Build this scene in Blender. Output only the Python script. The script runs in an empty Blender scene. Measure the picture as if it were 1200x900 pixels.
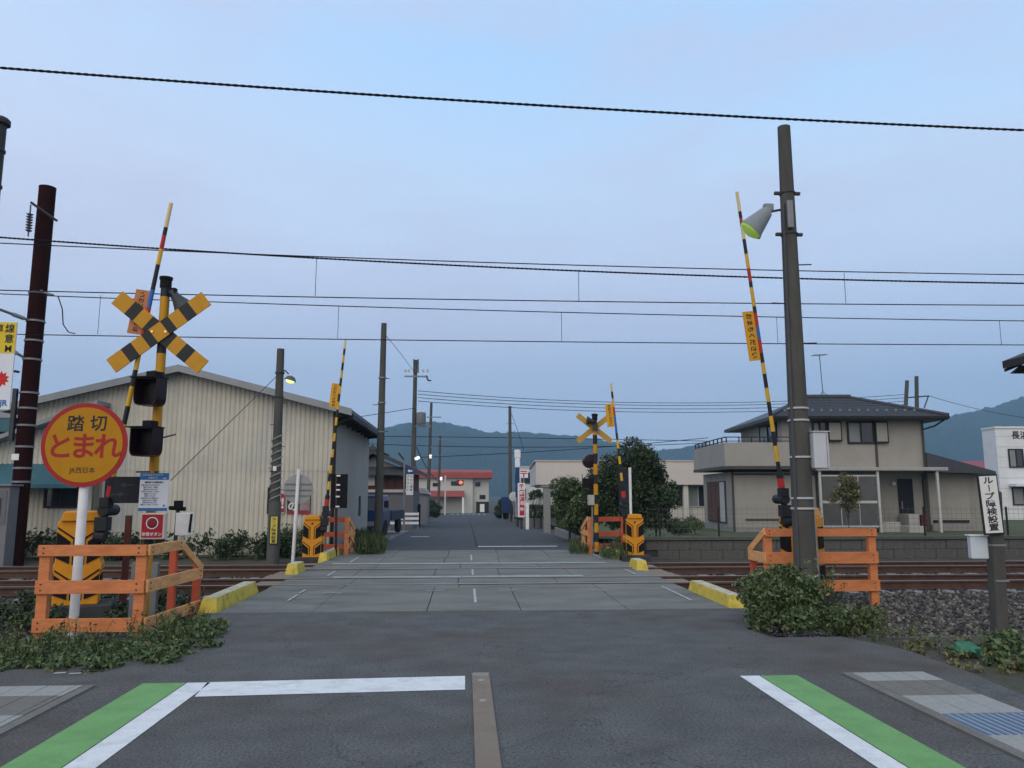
import bpy, bmesh, math, random
import numpy as np
from mathutils import Vector, Matrix
from math import sin, cos, tan, atan, radians, pi
random.seed(7); rng = np.random.default_rng(7)
scene = bpy.context.scene
C = scene.collection

# ------------------------------------------------------------------ camera
H = 1.65; TH = atan(128/900); YAW = radians(3.45)
cam_d = bpy.data.cameras.new('camera'); cam = bpy.data.objects.new('camera', cam_d); C.objects.link(cam)
cam_d.sensor_width = 36; cam_d.lens = 27; cam_d.clip_end = 8000; cam_d.clip_start = 0.05
cam.location = (0, 0, H); cam.rotation_euler = (pi/2 + TH, 0, -YAW)
scene.camera = cam
# ------------------------------------------------------------------ world
def lin(c):
    return tuple(((x/255)/12.92 if x/255 <= .04045 else ((x/255+.055)/1.055)**2.4) for x in c) + (1,)
SUN_EL, SUN_ROT = radians(36), radians(205)
world = bpy.data.worlds.new('World'); scene.world = world; world.use_nodes = True
nt = world.node_tree; nt.nodes.clear(); N = nt.nodes.new; L = nt.links.new
out = N('ShaderNodeOutputWorld'); mixs = N('ShaderNodeMixShader'); mixs.inputs[0].default_value = .9
b1 = N('ShaderNodeBackground'); b2 = N('ShaderNodeBackground'); b1.inputs[1].default_value = .08; b2.inputs[1].default_value = 1.47
sky = N('ShaderNodeTexSky'); sky.sky_type = 'NISHITA'; sky.sun_disc = False; sky.sun_elevation = SUN_EL; sky.sun_rotation = SUN_ROT
L(sky.outputs[0], b1.inputs[0])
tc = N('ShaderNodeTexCoord'); sep = N('ShaderNodeSeparateXYZ'); L(tc.outputs['Generated'], sep.inputs[0])
rmp = N('ShaderNodeValToRGB'); e = rmp.color_ramp.elements
stops = [(0, (160,176,207)), (.07, (164,181,212)), (.16, (176,191,221)), (.28, (190,205,232)), (.38, (185,208,236)), (.52, (163,200,238)), (1, (158,194,232))]
e[0].position, e[0].color = stops[0][0], lin(stops[0][1]); e[1].position, e[1].color = stops[-1][0], lin(stops[-1][1])
for p, c in stops[1:-1]:
    q = e.new(p); q.color = lin(c)
L(sep.outputs['Z'], rmp.inputs[0])
mp = N('ShaderNodeMapping'); mp.inputs['Scale'].default_value = (1.6, 1.6, 5); L(tc.outputs['Generated'], mp.inputs[0])
nz = N('ShaderNodeTexNoise'); nz.inputs['Scale'].default_value = 1.5; nz.inputs['Detail'].default_value = 8; nz.inputs['Roughness'].default_value = .55; L(mp.outputs[0], nz.inputs[0])
r2 = N('ShaderNodeValToRGB'); r2.color_ramp.elements[0].position = .44; r2.color_ramp.elements[1].position = .70; r2.color_ramp.elements[1].color = (.72,.72,.72,1)
L(nz.outputs[0], r2.inputs[0])
mc = N('ShaderNodeMix'); mc.data_type = 'RGBA'; mc.inputs[7].default_value = lin((186,188,212))
L(r2.outputs[0], mc.inputs[0]); az = N('ShaderNodeMapRange'); az.interpolation_type = 'SMOOTHSTEP'; az.inputs[1].default_value = .3; az.inputs[2].default_value = -.75; az.inputs[3].default_value = 0; az.inputs[4].default_value = .6; L(sep.outputs['Y'], az.inputs[0])
mw = N('ShaderNodeMix'); mw.data_type = 'RGBA'; mw.inputs[7].default_value = lin((220,207,192)); L(az.outputs[0], mw.inputs[0]); L(rmp.outputs[0], mw.inputs[6])   # sunset side of the sky
ax_ = N('ShaderNodeMapRange'); ax_.interpolation_type = 'SMOOTHSTEP'; ax_.inputs[1].default_value = .15; ax_.inputs[2].default_value = -.8; ax_.inputs[3].default_value = 0; ax_.inputs[4].default_value = .62; L(sep.outputs['X'], ax_.inputs[0])
ml = N('ShaderNodeMix'); ml.data_type = 'RGBA'; ml.inputs[7].default_value = lin((206,208,228)); L(ax_.outputs[0], ml.inputs[0]); L(mw.outputs[2], ml.inputs[6]); L(ml.outputs[2], mc.inputs[6]); L(mc.outputs[2], b2.inputs[0])
L(b1.outputs[0], mixs.inputs[1]); L(b2.outputs[0], mixs.inputs[2]); L(mixs.outputs[0], out.inputs[0])
sun_d = bpy.data.lights.new('sun', 'SUN'); sun_d.energy = 1.35; sun_d.angle = radians(60); sun_d.color = (1, .88, .70)
sun = bpy.data.objects.new('sun', sun_d); C.objects.link(sun)
_el, _az = SUN_EL, SUN_ROT
sun.rotation_euler = Vector((-sin(_az)*cos(_el), -cos(_az)*cos(_el), -sin(_el))).to_track_quat('-Z', 'Y').to_euler()
vs = scene.view_settings; vs.view_transform = 'Standard'; vs.look = 'None'; vs.gamma = 1; vs.use_curve_mapping = False; vs.exposure = 0

# ------------------------------------------------------------------ pixel -> place (photo is 1200x900)
def ray(u, v):
    a = (u-600)/900; b = (450-v)/900
    x, y, z = a, cos(TH)-b*sin(TH), sin(TH)+b*cos(TH)
    return x*cos(YAW)+y*sin(YAW), -x*sin(YAW)+y*cos(YAW), z
def G(u, v, z=0.):
    x, y, w = ray(u, v); t = (z-H)/w; return Vector((x*t, y*t, z))
def DY(u, v, yw):
    x, y, w = ray(u, v); t = yw/y; return Vector((x*t, yw, H+w*t))
def ZA(v, yw, u=600): return DY(u, v, yw).z
SL = .0145; Y0 = 23.05
def zf(y): return -SL*(y-Y0) if y > Y0 else 0.

# ------------------------------------------------------------------ materials
MATS = {}
def mat(name, col, rough=.65, var=.12, scale=6., bump=0., bscale=60., metal=0., dirt=0., dcol=(40,36,32), dscale=2.5, emit=None, estr=0, spec=.18, stretch=(1,1,1), fine=0.):
    if name in MATS: return MATS[name]
    m = bpy.data.materials.new(name); m.use_nodes = True; t = m.node_tree; n = t.nodes.new; l = t.links.new
    b = t.nodes['Principled BSDF']; b.inputs['Roughness'].default_value = rough; b.inputs['Metallic'].default_value = metal
    b.inputs['Specular IOR Level'].default_value = spec
    base = lin(col) if max(col) > 1.01 else tuple(col)+(1,)
    c = n('ShaderNodeTexCoord'); mpp = n('ShaderNodeMapping'); mpp.inputs['Scale'].default_value = stretch; l(c.outputs['Object'], mpp.inputs[0])
    z = n('ShaderNodeTexNoise'); z.inputs['Scale'].default_value = scale; z.inputs['Detail'].default_value = 5; l(mpp.outputs[0], z.inputs[0])
    mx = n('ShaderNodeMix'); mx.data_type = 'RGBA'
    mx.inputs[6].default_value = tuple(x*(1-var*2) for x in base[:3])+(1,); mx.inputs[7].default_value = tuple(min(1, x*(1+var*2)) for x in base[:3])+(1,)
    l(z.outputs[0], mx.inputs[0]); src = mx.outputs[2]
    if fine:
        z3 = n('ShaderNodeTexNoise'); z3.inputs['Scale'].default_value = bscale; z3.inputs['Detail'].default_value = 3; l(mpp.outputs[0], z3.inputs[0])
        rr = n('ShaderNodeMapRange'); rr.inputs[1].default_value = .3; rr.inputs[2].default_value = .7; rr.inputs[3].default_value = 1-fine; rr.inputs[4].default_value = 1+fine; l(z3.outputs[0], rr.inputs[0])
        mm = n('ShaderNodeVectorMath'); mm.operation = 'SCALE'; l(src, mm.inputs[0]); l(rr.outputs[0], mm.inputs['Scale']); src = mm.outputs[0]
    if dirt:
        z2 = n('ShaderNodeTexNoise'); z2.inputs['Scale'].default_value = dscale; z2.inputs['Detail'].default_value = 7; z2.inputs['Roughness'].default_value = .65; l(mpp.outputs[0], z2.inputs[0])
        r = n('ShaderNodeValToRGB'); r.color_ramp.elements[0].position = .48; r.color_ramp.elements[1].position = .72; r.color_ramp.elements[1].color = (dirt,)*3+(1,); l(z2.outputs[0], r.inputs[0])
        m2 = n('ShaderNodeMix'); m2.data_type = 'RGBA'; m2.inputs[7].default_value = lin(dcol); l(r.outputs[0], m2.inputs[0]); l(src, m2.inputs[6]); src = m2.outputs[2]
    l(src, b.inputs['Base Color'])
    if bump:
        zb = n('ShaderNodeTexNoise'); zb.inputs['Scale'].default_value = bscale; zb.inputs['Detail'].default_value = 4; l(mpp.outputs[0], zb.inputs[0])
        bp = n('ShaderNodeBump'); bp.inputs['Strength'].default_value = bump; bp.inputs['Distance'].default_value = .02; l(zb.outputs[0], bp.inputs['Height']); l(bp.outputs[0], b.inputs['Normal'])
    if emit:
        b.inputs['Emission Color'].default_value = lin(emit); b.inputs['Emission Strength'].default_value = estr
    MATS[name] = m; return m
def glass(name, col=(30,36,42)):
    return mat(name, col, rough=.08, var=.2, scale=1.2, spec=.6)

def asphalt(name, col, stain=.5):
    m = mat(name, col, rough=.9, var=.2, scale=2.2, bump=1.0, bscale=48, dirt=stain, dcol=(80,68,55), dscale=.36, fine=.42, stretch=(1,1.15,1))
    t = m.node_tree; n = t.nodes.new; l = t.links.new; b = t.nodes['Principled BSDF']; src = b.inputs['Base Color'].links[0].from_socket
    c = n('ShaderNodeTexCoord'); v = n('ShaderNodeTexVoronoi'); v.inputs['Scale'].default_value = 55; l(c.outputs['Object'], v.inputs[0])
    r = n('ShaderNodeMapRange'); r.inputs[1].default_value = .16; r.inputs[2].default_value = .05; r.inputs[3].default_value = 0; r.inputs[4].default_value = .55; l(v.outputs['Distance'], r.inputs[0])
    sc_n = n('ShaderNodeSeparateColor'); l(v.outputs['Color'], sc_n.inputs[0]); gt = n('ShaderNodeMath'); gt.operation = 'GREATER_THAN'; gt.inputs[1].default_value = .72; l(sc_n.outputs[0], gt.inputs[0])
    mu = n('ShaderNodeMath'); mu.operation = 'MULTIPLY'; l(r.outputs[0], mu.inputs[0]); l(gt.outputs[0], mu.inputs[1])
    mx = n('ShaderNodeMix'); mx.data_type = 'RGBA'; mx.inputs[7].default_value = (.30,.29,.27,1); l(mu.outputs[0], mx.inputs[0]); l(src, mx.inputs[6])
    # worn, slightly polished wheel tracks and hairline cracks
    z = n('ShaderNodeTexVoronoi'); z.feature = 'DISTANCE_TO_EDGE'; z.inputs['Scale'].default_value = .55
    wn = n('ShaderNodeTexNoise'); wn.inputs['Scale'].default_value = 2.2; wn.inputs['Detail'].default_value = 6; l(c.outputs['Object'], wn.inputs[0])
    va = n('ShaderNodeVectorMath'); va.operation = 'MULTIPLY_ADD'; va.inputs[1].default_value = (.9,.9,.9); l(wn.outputs['Color'], va.inputs[0]); l(c.outputs['Object'], va.inputs[2]); l(va.outputs[0], z.inputs[0])
    cr = n('ShaderNodeMapRange'); cr.inputs[1].default_value = .006; cr.inputs[2].default_value = .0; cr.inputs[3].default_value = 0; cr.inputs[4].default_value = .55; l(z.outputs['Distance'], cr.inputs[0])
    m3 = n('ShaderNodeMix'); m3.data_type = 'RGBA'; m3.inputs[7].default_value = (.03,.03,.03,1); l(cr.outputs[0], m3.inputs[0]); l(mx.outputs[2], m3.inputs[6]); l(m3.outputs[2], b.inputs['Base Color'])
    return m
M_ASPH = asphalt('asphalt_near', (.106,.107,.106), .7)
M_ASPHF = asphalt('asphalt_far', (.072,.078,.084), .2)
M_ORANGE = mat('orange_paint', (.54,.195,.075), .7, .11, 2.5, .2, 9, dirt=.35, dcol=(130,62,34), dscale=1.6, stretch=(1.2,5,5), fine=.08, spec=.2)
M_ORANGE_LIT = mat('lit_orange_paint', (.66,.34,.14), .7, .14, 2.5, .25, 9, dirt=.45, dcol=(150,80,44), dscale=1.6, stretch=(1.2,7,7), fine=.12, spec=.2)  # road-facing fence sides: their brighter light is put into this lighter orange
M_REDOR = mat('red_orange_paint', (.45,.09,.045), .6, .12, 4, dirt=.25, dcol=(90,35,22))
M_GOLD = mat('amber_machine_paint', (.62,.26,.018), .45, .08, 3, dirt=.18, dcol=(90,55,20), dscale=7)
M_YEL = mat('yellow_paint', (.62,.37,.03), .5, .1, 5, dirt=.2, dcol=(100,75,30), dscale=9)
M_AMBER = mat('crossbuck_amber', (.47,.235,.014), .45, .07, 5, dirt=.12, dcol=(90,65,25), dscale=9)
M_BLK = mat('black_paint', (.015,.017,.020), .55, .2, 6, spec=.25)
M_MBLK = mat('matte_black', (.009,.009,.010), .8, .2, 6, spec=.15)
M_RED = mat('red_paint', (.42,.03,.025), .5, .1, 6)
M_BLUE = mat('blue_paint', (.03,.13,.42), .5, .1, 6)
M_WHITE = mat('white_paint', (.72,.73,.74), .55, .06, 5, dirt=.2, dcol=(130,128,120), dscale=8)
M_ROADW = mat('road_white', (.66,.68,.68), .7, .06, 9, .3, 120, dirt=.35, dcol=(120,122,126), dscale=5, fine=.1)
M_GREEN = mat('road_green', (.165,.34,.125), .8, .1, 3, .4, 120, dirt=.3, dcol=(80,110,76), dscale=4, fine=.12)
M_KERB = mat('kerb_yellow', (.56,.44,.075), .75, .16, 4, .4, 40, dirt=.75, dcol=(92,82,52), dscale=5)
M_CONC = mat('concrete', (.23,.235,.23), .85, .13, 3, .25, 40, dirt=.35, dcol=(70,70,66), dscale=3, fine=.12)
M_POLE = mat('pole_concrete', (.074,.074,.069), .85, .2, 2, .2, 50, dirt=.6, dcol=(62,58,52), dscale=2.5, stretch=(3,3,.6), fine=.12)
M_STEEL = mat('galvanised', (.20,.21,.22), .5, .1, 6, metal=.4)
M_DSTEEL = mat('dark_steel', (.05,.052,.055), .5, .2, 8, metal=.3)
M_RUSTMAST = mat('maroon_mast', (.020,.005,.005), .85, .15, 4, spec=.06, dirt=.3, dcol=(24,12,12))
M_RAIL = mat('rail_rust', (.085,.048,.036), .75, .2, 7, .2, 50, dirt=.3, dcol=(48,34,30))
M_RAILTOP = mat('rail_head', (.36,.35,.34), .3, .1, 3, metal=.2, stretch=(.3,8,1), spec=.6)
M_SLAB = mat('deck_slab', (.172,.176,.158), .85, .2, 1.6, .5, 70, dirt=.6, dcol=(72,74,72), dscale=1.1, fine=.25, stretch=(.6,1.4,1))
M_DARKBED = mat('joint_dirt', (.045,.045,.044), .95, .2, 6)
M_PLANK = mat('timber_edge', (.23,.185,.14), .85, .15, 5, .3, 30, dirt=.4, dcol=(80,66,52), stretch=(1,6,1))
M_MAROON = mat('lamp_hood', (.016,.006,.009), .3, .2, 4)
M_GROUND = mat('soil', (.075,.070,.055), .95, .2, 1.2, .5, 20, dirt=.5, dcol=(60,66,44), dscale=.6, fine=.2)
M_BALL = mat('ballast_bed', (.04,.038,.036), .95, .25, 14, .9, 40, fine=.35)

# ------------------------------------------------------------------ mesh helpers
def link(o, parent=None):
    C.objects.link(o)
    if parent is not None: o.parent = parent
    return o
class MB:
    def __init__(s): s.v = []; s.f = []; s.m = []
    def add(s, vs, fs, mi=0, M=None):
        o = len(s.v)
        s.v += [tuple(M @ Vector(p)) if M else tuple(p) for p in vs]
        s.f += [tuple(i+o for i in f) for f in fs]; s.m += [mi]*len(fs); return s
    def box(s, x0, x1, y0, y1, z0, z1, mi=0, M=None):
        return s.add([(x0,y0,z0),(x1,y0,z0),(x1,y1,z0),(x0,y1,z0),(x0,y0,z1),(x1,y0,z1),(x1,y1,z1),(x0,y1,z1)],
                     [(0,3,2,1),(4,5,6,7),(0,1,5,4),(1,2,6,5),(2,3,7,6),(3,0,4,7)], mi, M)
    def tube(s, p0, p1, r0, r1=None, n=10, mi=0, cap=True):
        p0, p1 = Vector(p0), Vector(p1); r1 = r0 if r1 is None else r1
        d = (p1-p0).normalized(); a = d.orthogonal().normalized(); b = d.cross(a)
        vs = []
        for p, r in ((p0, r0), (p1, r1)):
            for k in range(n):
                t = 2*pi*k/n; vs.append(p + a*(r*cos(t)) + b*(r*sin(t)))
        fs = [(k, (k+1)%n, n+(k+1)%n, n+k) for k in range(n)]
        if cap: fs += [tuple(range(n-1, -1, -1)), tuple(range(n, 2*n))]
        return s.add(vs, fs, mi)
    def path(s, pts, r, n=6, mi=0):
        pts = [Vector(p) for p in pts]; vs = []; m = len(pts)
        up = Vector((0,0,1))
        for i, p in enumerate(pts):
            d = (pts[min(i+1, m-1)]-pts[max(i-1, 0)]).normalized()
            a = d.cross(up); a = a.normalized() if a.length > .05 else d.cross(Vector((0,1,0))).normalized(); b = a.cross(d)
            rr = r[i] if isinstance(r, (list, tuple)) else r
            for k in range(n):
                t = 2*pi*k/n; vs.append(p + a*(rr*cos(t)) + b*(rr*sin(t)))
        fs = [(i*n+k, i*n+(k+1)%n, (i+1)*n+(k+1)%n, (i+1)*n+k) for i in range(m-1) for k in range(n)]
        fs += [tuple(range(n-1, -1, -1)), tuple(range((m-1)*n, m*n))]
        return s.add(vs, fs, mi)
    def lathe(s, prof, n=16, mi=0, M=None):           # prof: (r, z)
        vs = [(r*cos(2*pi*k/n), r*sin(2*pi*k/n), z) for r, z in prof for k in range(n)]
        fs = [(i*n+k, i*n+(k+1)%n, (i+1)*n+(k+1)%n, (i+1)*n+k) for i in range(len(prof)-1) for k in range(n)]
        fs += [tuple(range(n-1, -1, -1)), tuple(range((len(prof)-1)*n, len(prof)*n))]
        return s.add(vs, fs, mi, M)
    def prism(s, poly, a0, a1, axis='y', mi=0, M=None):   # poly in (x,z) for y, (x,y) for z, (y,z) for x
        n = len(poly)
        f = {'y': lambda p, a: (p[0], a, p[1]), 'z': lambda p, a: (p[0], p[1], a), 'x': lambda p, a: (a, p[0], p[1])}[axis]
        vs = [f(p, a0) for p in poly] + [f(p, a1) for p in poly]
        fs = [tuple(range(n)), tuple(range(2*n-1, n-1, -1))] + [(k, n+k, n+(k+1)%n, (k+1)%n) for k in range(n)]
        return s.add(vs, fs, mi, M)
    def build(s, name, mats, parent=None, loc=(0,0,0), rot=(0,0,0), smooth=False, bevel=0., fix=True):
        me = bpy.data.meshes.new(name); me.from_pydata(s.v, [], s.f)
        if not isinstance(mats, (list, tuple)): mats = [mats]
        for m in mats: me.materials.append(m)
        if len(mats) > 1: me.polygons.foreach_set('material_index', s.m)
        if fix:
            bm = bmesh.new(); bm.from_mesh(me); bmesh.ops.recalc_face_normals(bm, faces=bm.faces[:]); bm.to_mesh(me); bm.free()
        if smooth:
            me.polygons.foreach_set('use_smooth', [True]*len(me.polygons))
            try: me.set_sharp_from_angle(angle=radians(40))
            except Exception: pass
        me.update()
        o = bpy.data.objects.new(name, me); o.location = loc; o.rotation_euler = rot; link(o, parent)
        if bevel:
            b = o.modifiers.new('bevel', 'BEVEL'); b.width = bevel; b.segments = 2; b.limit_method = 'ANGLE'; b.angle_limit = radians(40)
        return o
def tag(o, label=None, cat=None, group=None, kind=None):
    for k, v in (('label', label), ('category', cat), ('group', group), ('kind', kind)):
        if v: o[k] = v
    return o
def E(name, label, cat, loc=(0,0,0), rz=0., group=None):
    o = bpy.data.objects.new(name, None); o.empty_display_size = .2; o.location = loc; o.rotation_euler = (0,0,rz); link(o)
    return tag(o, label, cat, group)
def S(o, label=None): o['kind'] = 'structure'; (label and o.__setitem__('label', label)); return o
def copy_to(o, loc=None, rot=None, parent=None):
    c = o.copy(); link(c, parent if parent else o.parent)
    if loc is not None: c.location = loc
    if rot is not None: c.rotation_euler = rot
    return c
_dg = None
def text(body, size, m, parent, loc, rot=(pi/2,0,0), name='lettering', bold=.0, sx=1., lsp=1., ex=.001):
    cu = bpy.data.curves.new('t', 'FONT'); cu.body = body; cu.size = size; cu.align_x = 'CENTER'; cu.align_y = 'CENTER'
    cu.offset = bold*size; cu.extrude = ex; cu.space_line = lsp; cu.resolution_u = 3
    o = bpy.data.objects.new('t', cu); C.objects.link(o)
    dg = bpy.context.evaluated_depsgraph_get(); me = bpy.data.meshes.new_from_object(o.evaluated_get(dg))
    bpy.data.objects.remove(o); me.name = name
    if len(me.vertices):
        co = np.empty(len(me.vertices)*3); me.vertices.foreach_get('co', co); co = co.reshape(-1,3)
        mid = (co.max(0)+co.min(0))/2; co -= [mid[0], mid[1], 0]; co[:,0] *= sx; me.vertices.foreach_set('co', co.ravel())
    me.materials.clear(); me.materials.append(m)
    t = bpy.data.objects.new(name, me); t.location = loc; t.rotation_euler = rot; return link(t, parent)

# leaves: numpy batch of folded quads ------------------------------------------------
M_BARK = mat('bark', (.06,.048,.04), .9, .2, 12, .5, 40)
def leaf_mat(name, c1, c2, rough=.6):
    m = bpy.data.materials.new(name); m.use_nodes = True; t = m.node_tree; b = t.nodes['Principled BSDF']; b.inputs['Roughness'].default_value = rough
    b.inputs['Specular IOR Level'].default_value = .3
    a = t.nodes.new('ShaderNodeAttribute'); a.attribute_name = 'tone'
    mx = t.nodes.new('ShaderNodeValToRGB'); el = mx.color_ramp.elements; el[0].color = tuple(c1)+(1,); el[1].position = .93; el[1].color = tuple(c2)+(1,)
    q = el.new(1.0); q.color = (.20,.15,.065,1) if 'leaf' in name else tuple(c2)+(1,)
    t.links.new(a.outputs['Fac'], mx.inputs[0]); t.links.new(mx.outputs[0], b.inputs['Base Color'])
    return m
M_LEAF = leaf_mat('weed_leaf', (.026,.046,.020), (.125,.18,.07))
M_LEAFD = leaf_mat('dark_leaf', (.010,.020,.009), (.058,.088,.034))
M_LEAFL = leaf_mat('light_leaf', (.035,.055,.018), (.13,.165,.06))
M_LEAFO = leaf_mat('olive_leaf', (.05,.06,.022), (.17,.155,.06))
def leaves(name, P, size, m, parent=None, up=.5, aspect=.5, jit=.6, blade=False):
    P = np.asarray(P); n = len(P)
    d = rng.normal(size=(n,3)); 
    if blade: d = np.column_stack([rng.normal(0,.3,n), rng.normal(0,.3,n), np.ones(n)])
    d /= np.linalg.norm(d, axis=1)[:,None]
    nr = rng.normal(size=(n,3)); nr[:,2] = np.abs(nr[:,2])+up
    a = np.cross(d, nr); a /= np.linalg.norm(a, axis=1)[:,None]+1e-6
    nn = np.cross(a, d)
    s = (size*(1+rng.uniform(-jit, jit, n)))[:,None]
    v0 = P - (d*s*.5 if not blade else 0); v2 = P + d*s*(.5 if not blade else 1.)
    mid = P + nn*s*.08 + (d*s*.4 if blade else 0); w = a*s*aspect*.5
    V = np.stack([v0, mid+w, v2, mid-w], 1).reshape(-1,3)
    me = bpy.data.meshes.new(name); me.vertices.add(n*4); me.vertices.foreach_set('co', V.ravel())
    idx = np.arange(n)*4
    F = np.stack([idx, idx+1, idx+2, idx, idx+2, idx+3], 1).ravel()
    me.loops.add(n*6); me.loops.foreach_set('vertex_index', F)
    me.polygons.add(n*2); me.polygons.foreach_set('loop_start', np.arange(n*2)*3)
    me.update(); me.validate()
    at = me.attributes.new('tone', 'FLOAT', 'FACE'); tn = np.clip(rng.beta(2,2.2,n), 0, .93); tn[rng.uniform(0,1,n) < .025] = 1.; at.data.foreach_set('value', np.repeat(tn, 2).astype(np.float32))
    me.materials.append(m); o = bpy.data.objects.new(name, me); return link(o, parent)
def blob_pts(cs, per, shell=.55):
    out_ = []
    for (x, y, z, rx, ry, rz) in cs:
        n = int(per*rx*max(ry,.2)**.5*rz**.5*8)+20
        u = rng.normal(size=(n,3)); u /= np.linalg.norm(u, axis=1)[:,None]; r = rng.uniform(shell, 1.05, n)[:,None]
        out_.append(np.array([x,y,z]) + u*r*np.array([rx,ry,rz]))
    return np.concatenate(out_)
def clumps(c, R, k, rr, seed=0):
    g = np.random.default_rng(seed); L_ = []
    for _ in range(k):
        u = g.normal(size=3); u /= np.linalg.norm(u); q = g.uniform(.35, .95)
        r = rr*g.uniform(.6, 1.25)
        L_.append((c[0]+u[0]*R[0]*q, c[1]+u[1]*R[1]*q, c[2]+u[2]*R[2]*q, r, r, r*.85))
    return L_
def tree(name, label, base, hgt, R, k, rr, per, size, m, seed, trunk_r=.08, group=None, zc=.55, cat='tree', shell=.45):
    t = E(name, label, cat, base, 0, group)
    g = random.Random(seed); mb = MB()
    mb.path([(0,0,-.1),(g.uniform(-.05,.05),0,hgt*.25),(g.uniform(-.1,.1),g.uniform(-.05,.05),hgt*.5),(0,0,hgt*.85)], [trunk_r, trunk_r*.8, trunk_r*.55, trunk_r*.2], 7)
    mb.build('trunk', mat('bark', (.06,.048,.04), .9, .2, 12, .5, 40), t, smooth=True)
    c = (0, 0, hgt*zc)
    cl = clumps(c, R, k, rr, seed)
    lb = MB()
    for q in cl[::2]: lb.path([(0,0,hgt*.2+g.uniform(0,hgt*.2)), (q[0]*.5, q[1]*.5, (q[2]+hgt*.3)*.5), q[:3]], [trunk_r*.4, trunk_r*.25, trunk_r*.1], 5)
    lb.build('limbs', MATS['bark'], t)
    leaves('crown', blob_pts(cl, per, shell), size, m, t)
    return t

# ================================================================== SETTING
def sheet(name, pts, m, skirt=0., fine=None):
    mb = MB(); n = len(pts)
    mb.add(pts, [tuple(range(n))])
    if skirt:
        mb.add(list(pts)+[(p[0],p[1],p[2]-skirt) for p in pts], [(k,(k+1)%n,n+(k+1)%n,n+k) for k in range(n)])
    return mb.build(name, m)
# ground: strips across the whole site
prof = [(-60,-.12),(9.6,-.12),(10.6,-.33),(19.9,-.33),(20.6,-.12),(23,-.06),(130,zf(130)-.06),(2050,-4)]
mb = MB(); xs = [-2850,-60,-20,20,60,2850]
for (y,z) in prof:
    for x in xs: mb.v.append((x,y,z))
nx = len(xs)
for j in range(len(prof)-1):
    for i in range(nx-1): mb.f.append((j*nx+i, j*nx+i+1, (j+1)*nx+i+1, (j+1)*nx+i)); mb.m.append(0)
S(mb.build('ground', M_GROUND))
DX0, DX1, DY0, DY1 = -3.45, 3.88, 11.28, 23.05
# near road (one asphalt sheet following the edges seen)
edge = [G(-160,787), G(60,784), G(150,775), G(215,750), G(245,733)]
pts = [(-16,-9,0), (16,-9,0), G(1400,880), G(1200,815), G(1130,785), G(1060,761), G(985,746), G(905,747), G(876,737), (DX1+.3,DY0-.03,0), (DX0-.15,DY0-.03,0)] + edge[::-1] + [(-16, edge[0].y-.3, 0)]
S(sheet('road', [tuple(p) for p in pts], M_ASPH, .3))
# far road
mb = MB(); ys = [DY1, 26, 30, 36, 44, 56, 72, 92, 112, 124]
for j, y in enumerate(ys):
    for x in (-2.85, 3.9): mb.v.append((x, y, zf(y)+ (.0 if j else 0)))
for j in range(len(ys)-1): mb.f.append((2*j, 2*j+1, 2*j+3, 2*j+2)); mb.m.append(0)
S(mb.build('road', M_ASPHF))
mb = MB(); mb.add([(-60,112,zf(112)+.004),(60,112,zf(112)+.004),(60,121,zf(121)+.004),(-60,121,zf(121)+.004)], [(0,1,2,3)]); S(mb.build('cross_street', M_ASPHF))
# asphalt seam crack lines, far road: sealed joint
def mark(name, quad, m, lab, dz=.004):
    return S(sheet(name, [(p[0],p[1],p[2]+dz) for p in quad], m), lab)
def px_quad(*uv): return [G(u,v) for u,v in uv]
mark('stop_line', px_quad((228,817),(545,808.5),(545,792.5),(243,800)), M_ROADW, 'white stop line before the crossing')
def strip(name, x0, x1, y0, y1, m, lab, dz=.004): return mark(name, [(x0,y0,zf(y0)),(x1,y0,zf(y0)),(x1,y1,zf(y1)),(x0,y1,zf(y1))], m, lab, dz)
strip('edge_line', -2.42, -2.22, -6, 7.2, M_ROADW, 'white edge line beside the green strip ending at the stop line')
strip('edge_line', 2.51, 2.69, -6, 7.16, M_ROADW, 'white edge line beside the green strip with no stop line')
strip('green_strip', -2.80, -2.43, -6, 7.2, M_GREEN, 'green pedestrian strip beside the stop line')
strip('green_strip', 2.70, 3.04, -6, 7.16, M_GREEN, 'green pedestrian strip beside the striped drain grate')
strip('far_stop_line', .42, 2.95, 24.75, 25.05, M_ROADW, 'white stop line beyond the crossing')
strip('edge_line', -2.25, -1.5, 32.6, 32.9, M_ROADW, 'faint short white line across the street beyond')
for k in range(7): strip('zebra_stripe', -1.95+k*.74, -1.55+k*.74, 107.5, 110.5, M_ROADW, 'stripe of the far zebra crossing')
strip('seam', .36, .42, 25, 105, mat('seam', (.03,.03,.032), .9), 'sealed seam along the far street')
# crossing deck ------------------------------------------------------
deck = MB().box(DX0, DX1, DY0, DY1, -.25, -.045).build('level_crossing_deck', M_DARKBED); S(deck, 'grey slab deck carrying the road over both tracks')
rails_y = [14.5, 15.567, 17.43, 18.497]
def slab_row(y0, y1, joints, seed):
    g = random.Random(seed)
    js = [DX0]+joints+[DX1]
    for a, b in zip(js[:-1], js[1:]):
        dz = g.uniform(-.006, .004)
        MB().box(a+.006, b-.006, y0+.006, y1-.006, -.044, dz).build('slab', M_SLAB, deck, bevel=.006)
slab_row(DY0, 14.05, [-2.14,-.53,.81,2.36], 1)
slab_row(14.05, 14.44, [-2.14,-.1,2.36], 2)
slab_row(14.60, 15.50, [-2.1,-.12,1.75], 3)
slab_row(15.63, 17.37, [-2.25,-.62,.72,2.2], 4)
slab_row(17.53, 18.43, [-2.0,-.1,1.7], 5)
slab_row(18.56, 20.6, [-2.05,-.5,.85,2.2], 6)
slab_row(20.6, DY1, [-1.9,-.45,.9,2.25], 7)
dash = MB().box(-.03,.03,-.85,.85,0,.004)
first = None
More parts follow.
